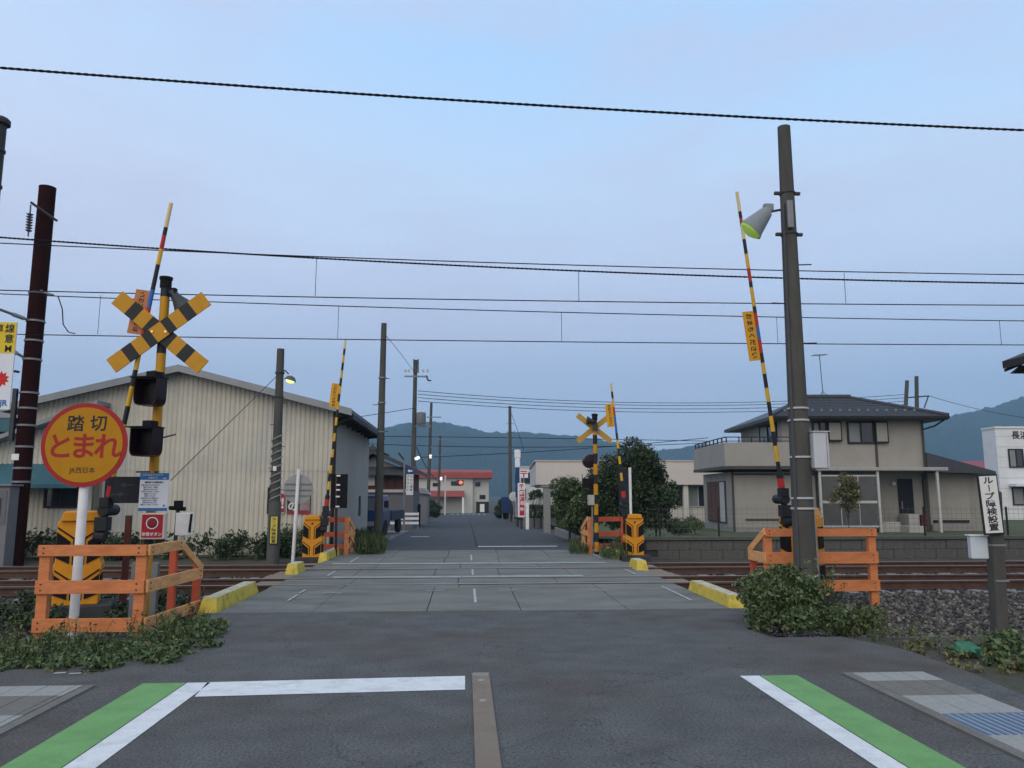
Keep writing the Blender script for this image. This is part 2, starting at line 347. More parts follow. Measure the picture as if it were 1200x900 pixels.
for (x, y, l) in [(-2.72,12.75,.34),(-2.73,13.55,.22),(-2.75,16.5,.45),(-2.75,19.9,.75),(.17,12.9,.85),(.17,16.6,.55),(.17,20.3,.9),(3.52,13.0,.9),(3.5,16.5,.5),(3.5,20.6,.9)]:
    o = MB().box(-.02,.02,-l,l,.006,.0085).build('lane_dash', mat('worn_dash', (.42,.43,.43), .8, .2, 30, dirt=.8, dcol=(90,94,92), dscale=6), deck, (x,y,0))
for (y0,y1,xa,xb) in ((15.66,15.86,-2.6,2.4),(18.60,18.80,-3.1,3.4)):
    x = xa
    while x < xb:
        w = random.uniform(.7,1.1); MB().box(x,min(x+w,xb)-.01,y0,y1,.0045,.0075).build('edge_strip', mat('pale_edge_strip', (.34,.36,.36), .7, .2, 3, dirt=.6, dcol=(110,116,116), dscale=4), deck); x += w
for (x,y) in [(-.5,13.55),(.75,13.5),(-2.2,13.3),(2.3,13.4)]:
    MB().box(-.16,.16,-.03,.03,.006,.0082).build('paint_tick', mat('worn_paint', (.3,.31,.3), .8, .2, 20), deck, (x,y,0))
for sx in (-1, 1):
    xa = DX0-.62 if sx < 0 else DX1+.01
    for (y0,y1) in [(14.62,15.48),(15.7,16.5),(16.52,17.3),(17.55,18.4),(18.6,19.3)]:
        w = random.uniform(.45,.6)
        x0 = DX0-.01-w if sx < 0 else xa
        MB().box(x0, x0+w, y0, y1, -.15, -.02+random.uniform(-.02,.01)).build('edge_timber', M_PLANK, deck, bevel=.01)
# tracks ---------------------------------------------------------------
rp = [(-.0325,0),(-.0325,-.035),(-.010,-.048),(-.008,-.125),(-.061,-.143),(-.061,-.153),(.061,-.153),(.061,-.143),(.008,-.125),(.010,-.048),(.0325,-.035),(.0325,0)]
for ti, lab in ((0, 'rusty railway track on the stop sign side'), (1, 'rusty railway track beside the retaining wall')):
    tr = bpy.data.objects.new('railway_track', None); link(tr); S(tr, lab); tr.location = (0, rails_y[2*ti], .005)
    for k in (0, 1):
        mb = MB().prism(rp, -80, 80, 'x'); 
        top = MB(); r = mb.build('rail', M_RAIL, tr, (0, k*1.067, 0))
        MB().box(-80, 80, -.026, .026, .0005, .0025).build('railhead', M_RAILTOP, r)
    base = None
    for x in list(np.arange(-13.2, -4.1, .62)) + list(np.arange(4.7, 13.5, .62)):
        if base is None: base = MB().box(-.11,.11,-.47,1.54,-.30,-.158).build('sleeper', M_CONC, tr, (x,0,0), bevel=.02)
        else: copy_to(base, (x,0,0))
bp = [(9.75,-.36),(10.6,-.31),(12.6,-.22),(13.7,-.185),(16.4,-.185),(19.2,-.185),(19.9,-.28),(20.5,-.30)]
def bz(y): return float(np.interp(y, [p[0] for p in bp], [p[1] for p in bp]))
for (x0,x1) in ((-90,-4.06),(4.48,90)):
    mb = MB(); 
    for (y,z) in bp: mb.v += [(x0,y,z),(x1,y,z)]
    for j in range(len(bp)-1): mb.f.append((2*j,2*j+1,2*j+3,2*j+2)); mb.m.append(0)
    S(mb.build('ballast_bed', M_BALL), 'bed of grey track ballast')
def stone_field(name, lab, areas):
    t = (1+5**.5)/2
    iv = np.array([(-1,t,0),(1,t,0),(-1,-t,0),(1,-t,0),(0,-1,t),(0,1,t),(0,-1,-t),(0,1,-t),(t,0,-1),(t,0,1),(-t,0,-1),(-t,0,1)])/1.9
    fi = np.array([(0,11,5),(0,5,1),(0,1,7),(0,7,10),(0,10,11),(1,5,9),(5,11,4),(11,10,2),(10,7,6),(7,1,8),(3,9,4),(3,4,2),(3,2,6),(3,6,8),(3,8,9),(4,9,5),(2,4,11),(6,2,10),(8,6,7),(9,8,1)])
    P = []
    for (x0,x1,y0,y1,den,zz) in areas:
        n = int((x1-x0)*(y1-y0)*den); x = rng.uniform(x0,x1,n); y = rng.uniform(y0,y1,n)
        z = np.interp(y, [p[0] for p in bp], [p[1] for p in bp]) + rng.uniform(-.012,.022,n); P.append(np.column_stack([x,y,z]))
    P = np.concatenate(P); n = len(P)
    for ry in rails_y: P = P[np.abs(P[:,1]-ry) > .075]
    n = len(P)
    s = rng.uniform(.018,.040,(n,1,1))*rng.uniform(.6,1.25,(n,1,3))
    V = iv[None]*(1+rng.uniform(-.22,.22,(n,12,1)))*s
    a = rng.uniform(0,2*pi,n); ca, sa = np.cos(a)[:,None], np.sin(a)[:,None]
    V = np.stack([V[...,0]*ca-V[...,1]*sa, V[...,0]*sa+V[...,1]*ca, V[...,2]], -1) + P[:,None]
    F = (fi[None]+(np.arange(n)*12)[:,None,None]).reshape(-1)
    me = bpy.data.meshes.new(name); me.vertices.add(n*12); me.vertices.foreach_set('co', V.ravel())
    me.loops.add(len(F)); me.loops.foreach_set('vertex_index', F); me.polygons.add(n*20); me.polygons.foreach_set('loop_start', np.arange(n*20)*3); me.update()
    at = me.attributes.new('tone','FLOAT','FACE'); at.data.foreach_set('value', np.repeat(rng.beta(1.0,2.6,n),20).astype(np.float32))
    me.materials.append(M_STONE); o = link(bpy.data.objects.new(name, me)); return tag(o, lab, 'ballast', kind='stuff')
M_STONE = leaf_mat('ballast_stone', (.022,.021,.020), (.25,.23,.205), .9)
stone_field('ballast_stones', 'crushed grey ballast stones beside the white loop detector sign', [(4.3,11.5,10.0,14.4,330,0),(4.5,14,14.6,19.4,110,0)])
stone_field('ballast_stones', 'crushed grey ballast stones behind the stop sign', [(-11.5,-3.9,10.8,14.4,240,0),(-14,-4.1,14.6,19.4,110,0)])
# pale concrete edging along the ballast foot
mb = MB(); a = G(1075,748,-.2); mb.box(0, 9, -.09, .09, -.3, 0); S(mb.build('ballast_edging', mat('pale_edging', (.30,.275,.24), .9, .2, 5, .4, 30, dirt=.5, dcol=(80,70,58)), loc=(5.45,a.y,-.19), bevel=.02), 'pale concrete edging at the foot of the ballast')
# yellow kerb blocks -----------------------------------------------------
def kerb(label, x0, x1, y0, y1, h=.165, seg=2):
    k = E('kerb_block', label, 'kerb', ((x0+x1)/2, (y0+y1)/2, 0), 0, 'yellow kerbs edging the crossing deck')
    w, l = (x1-x0)/2, (y1-y0)/2
    for i in range(seg):
        a = -l + 2*l*i/seg; b = -l + 2*l*(i+1)/seg
        pa = .10 if i == 0 else .004; pb = .10 if i == seg-1 else .004
        vs = [(-w,a,-.06),(w,a,-.06),(w,b,-.06),(-w,b,-.06),(-w*.72,a+pa,h),(w*.72,a+pa,h),(w*.72,b-pb,h),(-w*.72,b-pb,h)]
        MB().add(vs, [(0,3,2,1),(4,5,6,7),(0,1,5,4),(1,2,6,5),(2,3,7,6),(3,0,4,7)]).build('segment', M_KERB, k, bevel=.018)
        MB().box(-w*.7,w*.7,a+pa+.01,b-pb-.01,h+.0005,h+.002).build('worn_top', mat('worn_kerb_top', (.50,.47,.34), .85, .2, 8, dirt=.6, dcol=(120,112,80), dscale=6), k)
kerb('long yellow kerb beside the leaning concrete lamp pole', 3.84, 4.12, 11.3, 13.45)
kerb('long yellow kerb beside the emergency button post', -3.78, -3.5, 11.45, 13.75)
kerb('stubby yellow kerb near the gate beside the retaining wall', 3.72, 4.0, 16.85, 17.75, .19, 1)
kerb('stubby yellow kerb near the gate in front of the corrugated warehouse', -3.72, -3.44, 16.5, 17.35, .19, 1)
kerb('weathered yellow kerb in front of the low orange fence by the tree', 3.80, 4.05, 19.9, 22.4, .18)
kerb('weathered yellow kerb in front of the low orange fence by the warehouse', -3.62, -3.38, 19.6, 22.1, .18)
# pavements --------------------------------------------------------------
M_PAVL = mat('paver_light', (.29,.29,.275), .85, .1, 4, .25, 60, dirt=.3, dcol=(110,108,98), dscale=5, fine=.1)
M_PAVD = mat('paver_dark', (.16,.155,.14), .85, .12, 4, .25, 60, dirt=.4, dcol=(88,82,70), dscale=5, fine=.1)
M_GRATE = mat('grate_blue', (.10,.16,.25), .5, .1, 6, metal=.3)
def pavement(label, x0, x1, y0, y1, kerb_left, rows):
    p = MB().box(x0, x1, y0, y1, -.1, .003).build('pavement', mat('paver_joint', (.09,.085,.075), .95, .2, 9)); S(p, label)
    kx = (x0+.02, x0+.11) if kerb_left else (x1-.11, x1-.02)
    y = y1-.01
    while y > y0+.6:
        MB().box(kx[0], kx[1], y-.595, y, .003, .014).build('kerb_stone', M_PAVD, p, bevel=.004); y -= .6
    xa, xb = (x0+.12, x1-.01) if kerb_left else (x0+.01, x1-.12)
    y = y1-.005; protos = {}
    for (n, dep, kind) in rows:
        for _ in range(n):
            if kind == 'g':
                g = MB().box(xa, xb, y-dep, y, .0035, .0065).build('drain_grate', mat('grate_pale', (.30,.33,.36), .6, .1, 9), p)
                x = xa+.01
                while x < xb-.03:
                    if 'b' not in protos: protos['b'] = MB().box(0,.030,-dep+.01,0,.0066,.012).build('bar', M_GRATE, g, (x,y-.005,0))
                    else: copy_to(protos['b'], (x,y-.005,0), parent=g)
                    x += .062
            else:
                x = xa; w = .235
                while x < xb-.05:
                    ww = min(w, xb-x)-.006; key = (kind, round(ww,3), dep)
                    loc = (x, y, random.uniform(-.001,.001))
                    if key not in protos: protos[key] = MB().box(0,ww,-dep+.006,0,.0032,.012).build('paver', M_PAVL if kind == 'l' else M_PAVD, p, loc, bevel=.003)
                    else: copy_to(protos[key], loc)
                    x += w
            y -= dep
pavement('paved strip with a striped blue drain grate', 3.46, 4.27, -1.5, 7.2, True, [(1,.32,'l'),(2,.25,'d'),(2,.26,'l'),(1,.52,'g'),(2,.28,'l'),(2,.28,'d'),(6,.28,'l')])
pavement('paved strip of grey blocks beside the weeds', -4.75, -3.15, -1.5, 7.14, False, [(2,.17,'l'),(3,.19,'d'),(3,.22,'l'),(3,.22,'d'),(6,.28,'l')])
# centre rubber plate
cp = E('lane_divider_plate', 'brown rubber divider plate with two bolt caps in the road centre', 'divider', (.155, 5.2, .0))
MB().box(-.08,.08,-7.5,2.13,-.01,.018).build('plate', mat('brown_rubber', (.20,.165,.13), .8, .12, 5, .2, 50, dirt=.4, dcol=(100,88,72), dscale=3), cp, bevel=.006)
MB().box(-.076,.076,2.05,2.16,-.005,.022).build('end_piece', mat('brown_rubber_end', (.24,.22,.20), .8, .15, 9), cp, bevel=.006)
for y in (1.87, 1.2): MB().lathe([(.03,.0),(.03,.022),(.022,.026),(.0,.027)], 14).build('bolt_cap', M_PAVL, cp, (0,y,0))
for (u,v) in ((70,789),(88,789.5),(109,786),(115,783)): q = G(u,v); S(MB().box(-.05,.05,-.02,.02,.0035,.0045).build('paint_fleck', mat('worn_dash', (.42,.43,.43)), loc=(q.x,q.y,0), rot=(0,0,.2)), 'worn fleck of white paint by the weeds')
# ================================================================== CROSSING EQUIPMENT
def banded(mb, p0, p1, r0, r1, segs, n=12):
    p0, p1 = Vector(p0), Vector(p1); tot = sum(s[0] for s in segs); a = 0
    for l, mi in segs:
        b = a+l/tot; mb.tube(p0.lerp(p1,a), p0.lerp(p1,b), r0+(r1-r0)*a, r0+(r1-r0)*b, n, mi, cap=(a == 0 or b > .999)); a = b
    return mb
ARM_M = [M_YEL, M_BLK, M_RED, M_BLUE, mat('cream_paint', (.62,.50,.25), .5, .1, 6)]
def fence(name, label, panels, M_, loc, group='orange trackside fences'):
    f = E(name, label, 'fence', loc, 0, group)
    return f
def board(parent, p0, p1, h, t, m, name='board'):       # horizontal-ish plank from p0 to p1 (centre points), vertical height h
    p0, p1 = Vector(p0), Vector(p1); d = (p1-p0); l = d.length; mb = MB().box(0,l,-t/2,t/2,-h/2,h/2)
    ry = -math.asin(d.z/l); rz = math.atan2(d.y, d.x)
    o = mb.build(name, m, parent, p0, bevel=.004); o.rotation_mode = 'XYZ'
    o.rotation_euler = (0, ry, rz)
    if name == 'board' and l > .9:
        for bx_ in (.07, l-.09):
            for bz_ in (-h*.22, h*.22): MB().tube((bx_,-t/2-.006,bz_),(bx_,-t/2+.002,bz_),.011,n=7).build('bolt', M_DSTEEL, o)
    return o
def post(parent, x, y, z0, z1, w, m, d=None, rz=0): return MB().box(-w/2,w/2,-(d or w)/2,(d or w)/2,z0,z1).build('post', m, parent, (x,y,0), (0,0,rz), bevel=.005)

# --- near fence around stop sign
yF = 10.1
zT, zM, zB = ZA(643,9.7+.35), ZA(684.5,9.7+.35), ZA(728,9.7+.35)
xl, xc = G(46,737).x, -3.98
f1 = E('orange_fence', 'orange plank fence corner around the round stop sign pole', 'fence', (xc, yF, -.1), 0, 'orange trackside fences')
L0 = lambda x, y, z: (x-xc, y-yF, z+.1)
for x in (xl+.0, xc-.06): post(f1, x-xc, .03, -.25, zT+.1-.02, .13, M_ORANGE, .09)
for z, h in ((zT,.135),(zM,.16),(zB,.165)): board(f1, L0(xl-.07,yF-.04,z), L0(xc+.01,yF-.04,z), h, .035, M_ORANGE)
xe, ye = -3.86, 11.75
ym = yF+1.0
post(f1, xe-xc-.04, ye-yF, -.25, zM+.22, .10, M_REDOR, .09); post(f1, -.03, ym-yF, -.25, zT+.08, .09, M_REDOR, .09); 
for z, h in ((zM,.155),(zB,.15)): board(f1, L0(xc+.03,yF-.02,z), L0(xe+.03,ye,z), h, .035, M_ORANGE_LIT)
board(f1, L0(xc+.03,yF-.02,zT), L0(xc+.08,ym,zT), .13, .035, M_ORANGE_LIT)
board(f1, L0(xc+.08,ym,zT-.01), L0(xe+.03,ye,zM+.06), .10, .035, M_ORANGE_LIT, 'brace')
# --- near fence by lamp pole
yR = 12.75
zT, zM, zB = ZA(625,yR), ZA(655.5,yR), ZA(689,yR)
xa, xb = DY(899,650,yR).x, DY(1026,650,yR).x
f2 = E('orange_fence', 'orange plank fence behind the concrete lamp pole and bush', 'fence', (xa, yR, -.2), 0, 'orange trackside fences')
L0 = lambda x, y, z: (x-xa, y-yR, z+.2)
for x in (xa+.03, xb-.04): post(f2, x-xa, .05, -.3, zT+.2, .13, M_ORANGE, .09)
for z, h in ((zT,.13),(zM,.19),(zB,.18)): board(f2, L0(xa-.03,yR-.02,z), L0(xb+.03,yR-.02,z), h, .035, M_ORANGE)
ye = yR+.75; xe = DY(881,650,ye).x
post(f2, xe-xa+.02, ye-yR, -.3, zM+.26, .1, M_REDOR, .09)
for z, h in ((zM,.17),(zB,.15)): board(f2, L0(xa-.035,yR-.03,z), L0(xe-.05,ye,z), h, .035, M_ORANGE_LIT)
board(f2, L0(xa-.03,yR-.02,zT+.02), L0(xe-.05,ye,zM+.06), .12, .035, M_ORANGE_LIT, 'brace')
# --- far fences
def far_fence(label, x0, y0, ux, uy, sx):
    f = E('orange_fence', label, 'fence', (x0,y0,0), 0, 'orange trackside fences')
    z = (.95,.55,.22)
    post(f, 0, 0, -.2, 1.0, .12, M_ORANGE, .1); post(f, sx*1.0, .35, -.2, .98, .1, M_REDOR); post(f, 0, 1.1, -.2, .7, .1, M_ORANGE_LIT)
    for k in (0,1,2): board(f, (-.04*sx,.05,z[k]-.02), (sx*1.05,.40,z[k]-.02), .13, .03, M_REDOR)
    for k in (1,2): board(f, (-sx*.06,-.05,z[k]), (-sx*.06,1.15,z[k]), .14, .03, M_ORANGE_LIT)
    board(f, (-sx*.06,-.05,.96), (-sx*.06,1.15,.6), .12, .03, M_ORANGE_LIT, 'brace'); return f
far_fence('pale orange fence beside the second crossbuck post by the tree', DY(691,640,21.4).x, 21.4, 0, 1, 1)
far_fence('pale orange fence beside the black back of a direction indicator by the warehouse', DY(406,640,21.5).x, 21.5, 0, 1, -1)

# --- gate machines
def gate(label, x, y, z0, rz, tip, pivot, segs, flag, flag_side, r=.034, sc=1., textrot=1, lit=True):
    g = E('crossing_gate', label, 'crossing gate', (x,y,z0), 0, 'barrier gate machines with raised arms')
    Mz = Matrix.Rotation(rz, 4, 'Z') @ Matrix.Scale(sc, 4)
    def p(mb, name, m, bev=.0, smooth=False, par=g): 
        mb.v = [tuple(Mz @ Vector(v)) for v in mb.v]; return mb.build(name, m, par, bevel=bev, smooth=smooth)
    p(MB().box(-.42,.42,-.35,.35,-.25,.10), 'plinth', mat('dark_plinth', (.05,.05,.052), .9, .2, 6, .3, 30), .02)
    W = .25
    body = p(MB().prism([(-W,.10),(W,.10),(W,.48),(W+.018,.52),(W+.018,.58),(W,.62),(W,1.12),(-W,1.12),(-W,.62),(-W-.018,.58),(-W-.018,.52),(-W,.48)], -.22, .22), 'body', M_GOLD, .012)
    p(MB().prism([(-.22,1.12),(.22,1.12),(.19,1.24),(-.19,1.24)], -.26, .25), 'hood', M_GOLD, .015)
    for zb in (.20,.68):
        for s in (-1,1):
            poly = [(s*.246, zb+.27),(s*.095, zb+.15),(s*.095, zb-.03),(s*.246, zb+.03)] if zb < .5 else [(s*.246, zb+.31),(s*.095, zb+.19),(s*.095, zb-.08),(s*.246, zb+.0)]
            p(MB().prism(poly, -.232,-.222), 'chevron_panel', M_MBLK)
            o = s*.045
            poly2 = [(s*.246, poly[0][1]+.065),(s*.05, poly[1][1]+.045),(s*.05, poly[2][1]-.01),(s*.066, poly[2][1]-.01),(s*.066, poly[1][1]+.032),(s*.246, poly[0][1]+.045)]
            p(MB().prism(poly2, -.230,-.2215), 'chevron_line', M_MBLK)
            p(MB().prism([(.06*s,zb+.0),(.17*s,zb+.02),(.17*s,zb+.16),(.06*s,zb+.12)] , -.01,.01), 'inner_rib', M_GOLD)
            p(MB().add([(s*.281,-.15,zb+.04),(s*.281,.15,zb+.0),(s*.281,.15,zb+.22),(s*.281,-.15,zb+.28)],[(0,1,2,3)]) if False else MB().box(min(s*.251,s*.262),max(s*.251,s*.262),-.15,.15,zb+(.03 if zb<.5 else .0),zb+(.25 if zb<.5 else .30)), 'side_panel', M_MBLK)
    p(MB().lathe([(.03,-.236),(.03,-.226)], 12, M=Matrix.Translation((0,0,1.03)) @ Matrix.Rotation(pi/2,4,'X') @ Matrix.Translation((0,0,0))) if False else MB().tube((0,-.235,1.02),(0,-.221,1.02),.028,n=12), 'lock', M_BLK)
    pv = Vector(pivot)-Vector((x,y,z0)); tp = Vector(tip)-Vector((x,y,z0)); d = (tp-pv).normalized()
    side = d.cross(Vector((0,1,0))).normalized()
    mech = MB(); mech.tube(pv+Vector((0,.30,0)), pv-Vector((0,.10,0)), .085, n=12); mech.tube(pv-d*.38, pv+d*.42, .055, n=8)
    mech.box(-.09,.09,-.09,.09,-.1,.1,0,Matrix.Translation(pv-d*.2)); mech.box(-.07,.07,-.12,.06,-.05,.09,0,Matrix.Translation(pv+d*.1))
    mech.tube(pv-d*.3, pv-d*.3+Vector((0,.25,-.05)), .03)
    mk = mech.build('pivot_mechanism', M_BLK, g, bevel=.008)
    mb = MB(); a = pv+d*.40
    mb.tube(pv+d*.36, pv+d*.46, .06, n=10); mb.build('arm_socket', M_BLK, mk)
    MB().tube(pv+d*.20, pv+d*.36, .058, n=10).build('red_collar', M_RED, mk)
    wt = MB(); wt.tube(pv-d*.38+side*.07, pv-d*.38-side*.07, .09, n=12); wt.build('counterweight', M_BLK, g)
    arm = banded(MB(), a, tp, r, r*.8, segs, 12).build('barrier_arm', ARM_M, g, smooth=True)
    if flag:
        t0, t1, w = flag; q0, q1 = pv.lerp(tp,t0), pv.lerp(tp,t1); l = (q1-q0).length
        s = side if side.x*flag_side > 0 else -side
        ang = math.atan2(d.x, d.z)
        fm = (q0+q1)/2 + s*(w/2+r*.6) - Vector((0,.0,0))
        fo = MB().box(-w/2,w/2,-.008,.008,-l/2,l/2).build('flag_board', mat('flag_amber', (.60,.30,.02), .5, .08, 8) if lit else mat('flag_dull_orange', (.42,.17,.07), .6, .12, 8), g, fm, (0,ang,0))  # lit only picks the board colour: amber, else a duller orange
        text('おまちください', l/7.6, M_BLK, fo, (0,-.0105,0), (pi/2, radians(90)*textrot, 0), 'lettering', .02)
    return g
Y_, K_, R_, B_, CR = 0, 1, 2, 3, 4
yg = 12.0
pvL = DY(124,598,yg-.15); tpL = DY(200.5,238,yg-.15)
segA = [(.6,Y_),(.55,K_),(.6,Y_),(.55,K_),(.6,Y_),(.5,K_),(.5,Y_),(.45,K_),(.35,R_),(.65,R_),(.55,B_),(.35,K_),(.45,K_),(.5,Y_),(.45,R_),(.25,K_),(.8,CR)]
gate('amber gate machine behind the round stop sign, its arm raised past the crossbuck', DY(94,650,yg+.1).x, yg+.1, -.08, radians(20), tpL, pvL, segA, (.555,.70,.22), -1, .038, 1.18, -1, False)
yg = 13.3
pvR = DY(918,585,yg-.2); tpR = DY(863.5,225,yg-.2)
segB = [(.5,K_),(.55,Y_),(.5,K_),(.55,Y_),(.5,K_),(.5,Y_),(.5,K_),(.4,Y_),(.35,K_),(.5,R_),(.45,B_),(.5,R_),(.25,K_),(.7,Y_),(.2,K_),(.5,R_),(.55,Y_),(.55,K_),(.5,CR),(.3,R_),(.25,K_),(.75,CR)]
gate('amber gate machine half hidden by the concrete lamp pole, its arm raised', DY(941,650,yg).x, yg, -.12, radians(-38), tpR, pvR, segB, (.44,.60,.21), -1, .036, 1.22, 1)
yg = 20.0
pvl = DY(381.5,602,yg-.2); tpl = DY(405,398,yg-.2)
segC = [(.5,K_),(.5,Y_)]*9+[(.4,K_),(.6,CR)]
gate('amber gate machine in front of the corrugated warehouse, its long arm raised', DY(367,640,yg).x, yg, -.02, 0, tpl, pvl, segC, (.60,.74,.2), -1, .036, .90, -1)
pvr = DY(732,592,yg-.2); tpr = DY(716,449,yg-.2)
segD = [(.5,K_),(.45,Y_),(.5,K_),(.45,Y_),(.45,K_),(.5,Y_),(.4,K_),(.5,B_),(.5,B_),(.5,R_),(.5,Y_),(.4,K_),(.5,CR)]
gate('amber gate machine in front of the dark evergreen tree, its short arm raised', DY(742.5,640,19.9).x, 19.9, -.0, 0, tpr, pvr, segD, (.64,.83,.2), -1, .034, .90, 1)
MB()
# --- warning post with crossbuck
def crossbuck_post(label, x, y, z0, ztop, zx, hl, wd, ang, stripes, face, segs, pr):
    s = E('crossing_signal', label, 'crossing signal', (x,y,z0), 0, 'crossbuck warning posts')
    pole = banded(MB(), (0,0,-.2), (0,0,ztop-z0), pr, pr, segs, 14).build('pole', [M_AMBER, M_BLK], s, smooth=True)
    MB().lathe([(pr*1.25,0),(pr*1.25,.12),(pr*1.45,.13),(pr*1.45,.17),(.02,.19)], 14).build('cap', M_MBLK, pole, (0,0,ztop-z0-.02))
    for k, sg in ((0,1),(1,-1)):
        mb = MB(); y0 = -pr-.035-.028*k
        if face:
            cuts = stripes
            for a, b, mi in cuts: mb.box(a*hl, b*hl, y0-.012, y0+.012, -wd/2, wd/2, mi)
        else: mb.box(-hl, hl, -y0-.012, -y0+.012, -wd/2, wd/2, 0)
        o = mb.build('crossbuck_plank', [M_AMBER, M_BLK] if face else [mat('crossbuck_back', (.44,.27,.05), .6, .1, 6)], s, (0,0,zx-z0), (0, sg*ang, 0))
    MB().box(-.07,.07,-pr-.02,-pr+.01,-.09,.09).build('bracket', M_DSTEEL, s, (0,0,zx-z0))
    return s
yS = 11.9
xs_ = DY(190,400,yS).x
ztop = ZA(336,yS,197); zx = ZA(391,yS,190)
str_ = [(-1,-.66,0),(-.66,-.45,1),(-.45,-.24,0),(-.24,-.0,1),(0,.24,1),(.24,.45,0),(.45,.66,1),(.66,1,0)]
str_ = [(-1,-.70,0),(-.70,-.50,1),(-.50,-.28,0),(-.28,-.12,1),(-.12,.12,0),(.12,.28,1),(.28,.50,0),(.50,.70,1),(.70,1,0)]
sig = crossbuck_post('tall crossbuck post with black and amber planks, two hooded lamps and a loudspeaker', xs_, yS, -.15, ztop, zx, .86, .25, radians(38.5), str_, True,
      [(1.5,0),(.35,1),(.5,0),(.4,1),(.5,0),(.35,1),(.5,0),(.5,1),(.35,0),(.45,1),(.62,0),(.2,1)], .068)
def Ls(u, v, dy=0.): q = DY(u,v,yS+dy); return Vector((q.x-xs_, dy, q.z+.15))
# plank centre bolts
for dx in (-.10,.10):
    MB().tube((dx,-.16,zx+.15),(dx,-.135,zx+.15),.018,n=8).build('bolt', mat('brass', (.7,.45,.15), .3, metal=.8), sig)
def lamp(parent, c, w, h, dpt, rz=0., lens=True):
    hd = MB(); n = 14; prof_ = []
    for k in range(n+1):
        t = pi*k/n; 
        x_ = -cos(t); z_ = -sin(t)
        prof_.append((w/2*math.copysign(abs(x_)**.45, x_), h*.5*math.copysign(abs(z_)**.45, z_)))
    outer = [(-w/2,h/2)]+prof_+[(w/2,h/2)]
    inner = [(a*.93, b*.93+.0) for a, b in outer]
    m = len(outer)
    vs = [(a,-dpt,b) for a,b in outer]+[(a,0,b) for a,b in outer]+[(a,-dpt,b) for a,b in inner]+[(a,-.03,b) for a,b in inner]
    fs = []
    for k in range(m):
        j = (k+1)%m; fs += [(k,j,m+j,m+k),(2*m+j,2*m+k,3*m+k,3*m+j),(k,2*m+k,2*m+j,j)]
    fs += [tuple(range(m,2*m)), tuple(range(4*m-1,3*m-1,-1))]
    o = hd.add(vs,fs).build('lamp_hood', M_MAROON, parent, c, (0,0,rz), smooth=False)
    MB().box(-w*.62,w*.52,-dpt-.05,.02,h/2+.003,h/2+.02).build('brim', M_MBLK, o)
    MB().lathe([(h*.40,0),(h*.40,.012),(h*.38,.02),(.01,.024)], 20, M=Matrix.Rotation(pi/2,4,'X')).build('lens', mat('lens_red_off', (.005,.003,.003), .4, .1, 6), o, (0,-.035,0), smooth=True)
    MB().box(-.07,.09,-.10,.06,-.045,.05).build('lamp_clamp', M_MBLK, o, (.0,-.05,h/2+.065), bevel=.01)
    return o
lamp(sig, Ls(182,461,-.14), .38, .41, .24, radians(-14)); lamp(sig, Ls(177.5,519,-.14), .38, .42, .24, radians(-14))
MB().tube(Ls(190,513,-.1), Ls(206,509,-.1), .012).build('bracket_rod', M_DSTEEL, sig)
MB().tube(Ls(160,553,-.05), Ls(186,553,-.05), .012).build('bracket_rod', M_DSTEEL, sig)
# loudspeaker
sp = Ls(203,344,-.05); e_ = Ls(226,374,.12)
ax = (e_-sp).normalized()
q = ax.to_track_quat('Z','Y').to_matrix().to_4x4()
hb = MB().lathe([(.045,-.06),(.06,0),(.085,.10),(.13,.20),(.19,.32),(.20,.34),(.185,.34),(.05,.1)], 20, M=Matrix.Translation(sp)@q); hb.build('loudspeaker', mat('horn_grey', (.055,.065,.07), .45, .15, 5), sig, smooth=True)
MB().box(-.05,.05,-.05,.05,-.07,.07,M=Matrix.Translation(Ls(203,343,-.05))).build('speaker_mount', M_MBLK, sig, bevel=.01)
# train direction indicator (dark box) and its bracket
ci = Ls(150,574,-.0)
ib = MB().box(-.30,.30,-.10,.10,-.195,.195).build('direction_indicator', mat('indicator_black', (.013,.016,.022), .4, .2, 6), sig, ci, bevel=.01)
for s, z in ((1,-.07),(-1,.07)):
    MB().prism([(-.10*s,-.012),(.02*s,-.012),(.02*s,-.04),(.10*s,0),(.02*s,.04),(.02*s,.012),(-.10*s,.012)], -.104,-.101).build('arrow', mat('arrow_dim', (.035,.045,.05), .4), ib, (-.10+.12*(s<0),0,z))
# notice board
c0, c1 = Ls(164.5,598.5,-.14), Ls(197.5,554,-.14)
w_, h_ = .415, c1.z-c0.z; cc = (Ls(180.5,576.5,-.14))
nb = MB().box(-w_/2,w_/2,-.01,.01,-h_/2,h_/2).build('notice_board', mat('notice_white', (.62,.66,.72), .5, .04, 5), sig, cc)
MB().box(-w_/2,w_/2,-.0125,-.0105,h_/2-.10,h_/2).build('header_band', mat('notice_blue', (.04,.14,.36), .5, .05, 6), nb)
MB().box(-w_/2,w_/2,-.0125,-.0105,-h_/2,-h_/2+.045).build('footer_band', MATS['notice_blue'], nb)
text('このふみきりについて', .030, M_WHITE, nb, (-.03,-.014,h_/2-.027), bold=.01); text('お知らせ', .034, M_WHITE, nb, (-.02,-.014,h_/2-.070)); text('踏切', .026, M_WHITE, nb, (.15,-.014,h_/2-.078))
text('踏切内での事故防止', .03, M_BLK, nb, (0,-.014,h_/2-.135), bold=.015)
for i in range(10):
    ln = .16 if 4 <= i <= 7 else .18
    wds = ['列車が見えるときは渡らない','踏切では止まって確認','異常を見つけたときは','非常ボタンを押してください','連絡先はこちらまで','お願いいたします'][i%6]
    text(wds, .0215, mat('print_grey', (.10,.11,.14), .6), nb, (-.05+.0*(i%2), -.014, h_/2-.175-i*.032), sx=.95)
text('JR', .04, M_BLUE, nb, (.16,-.014,-h_/2+.075), bold=.02)
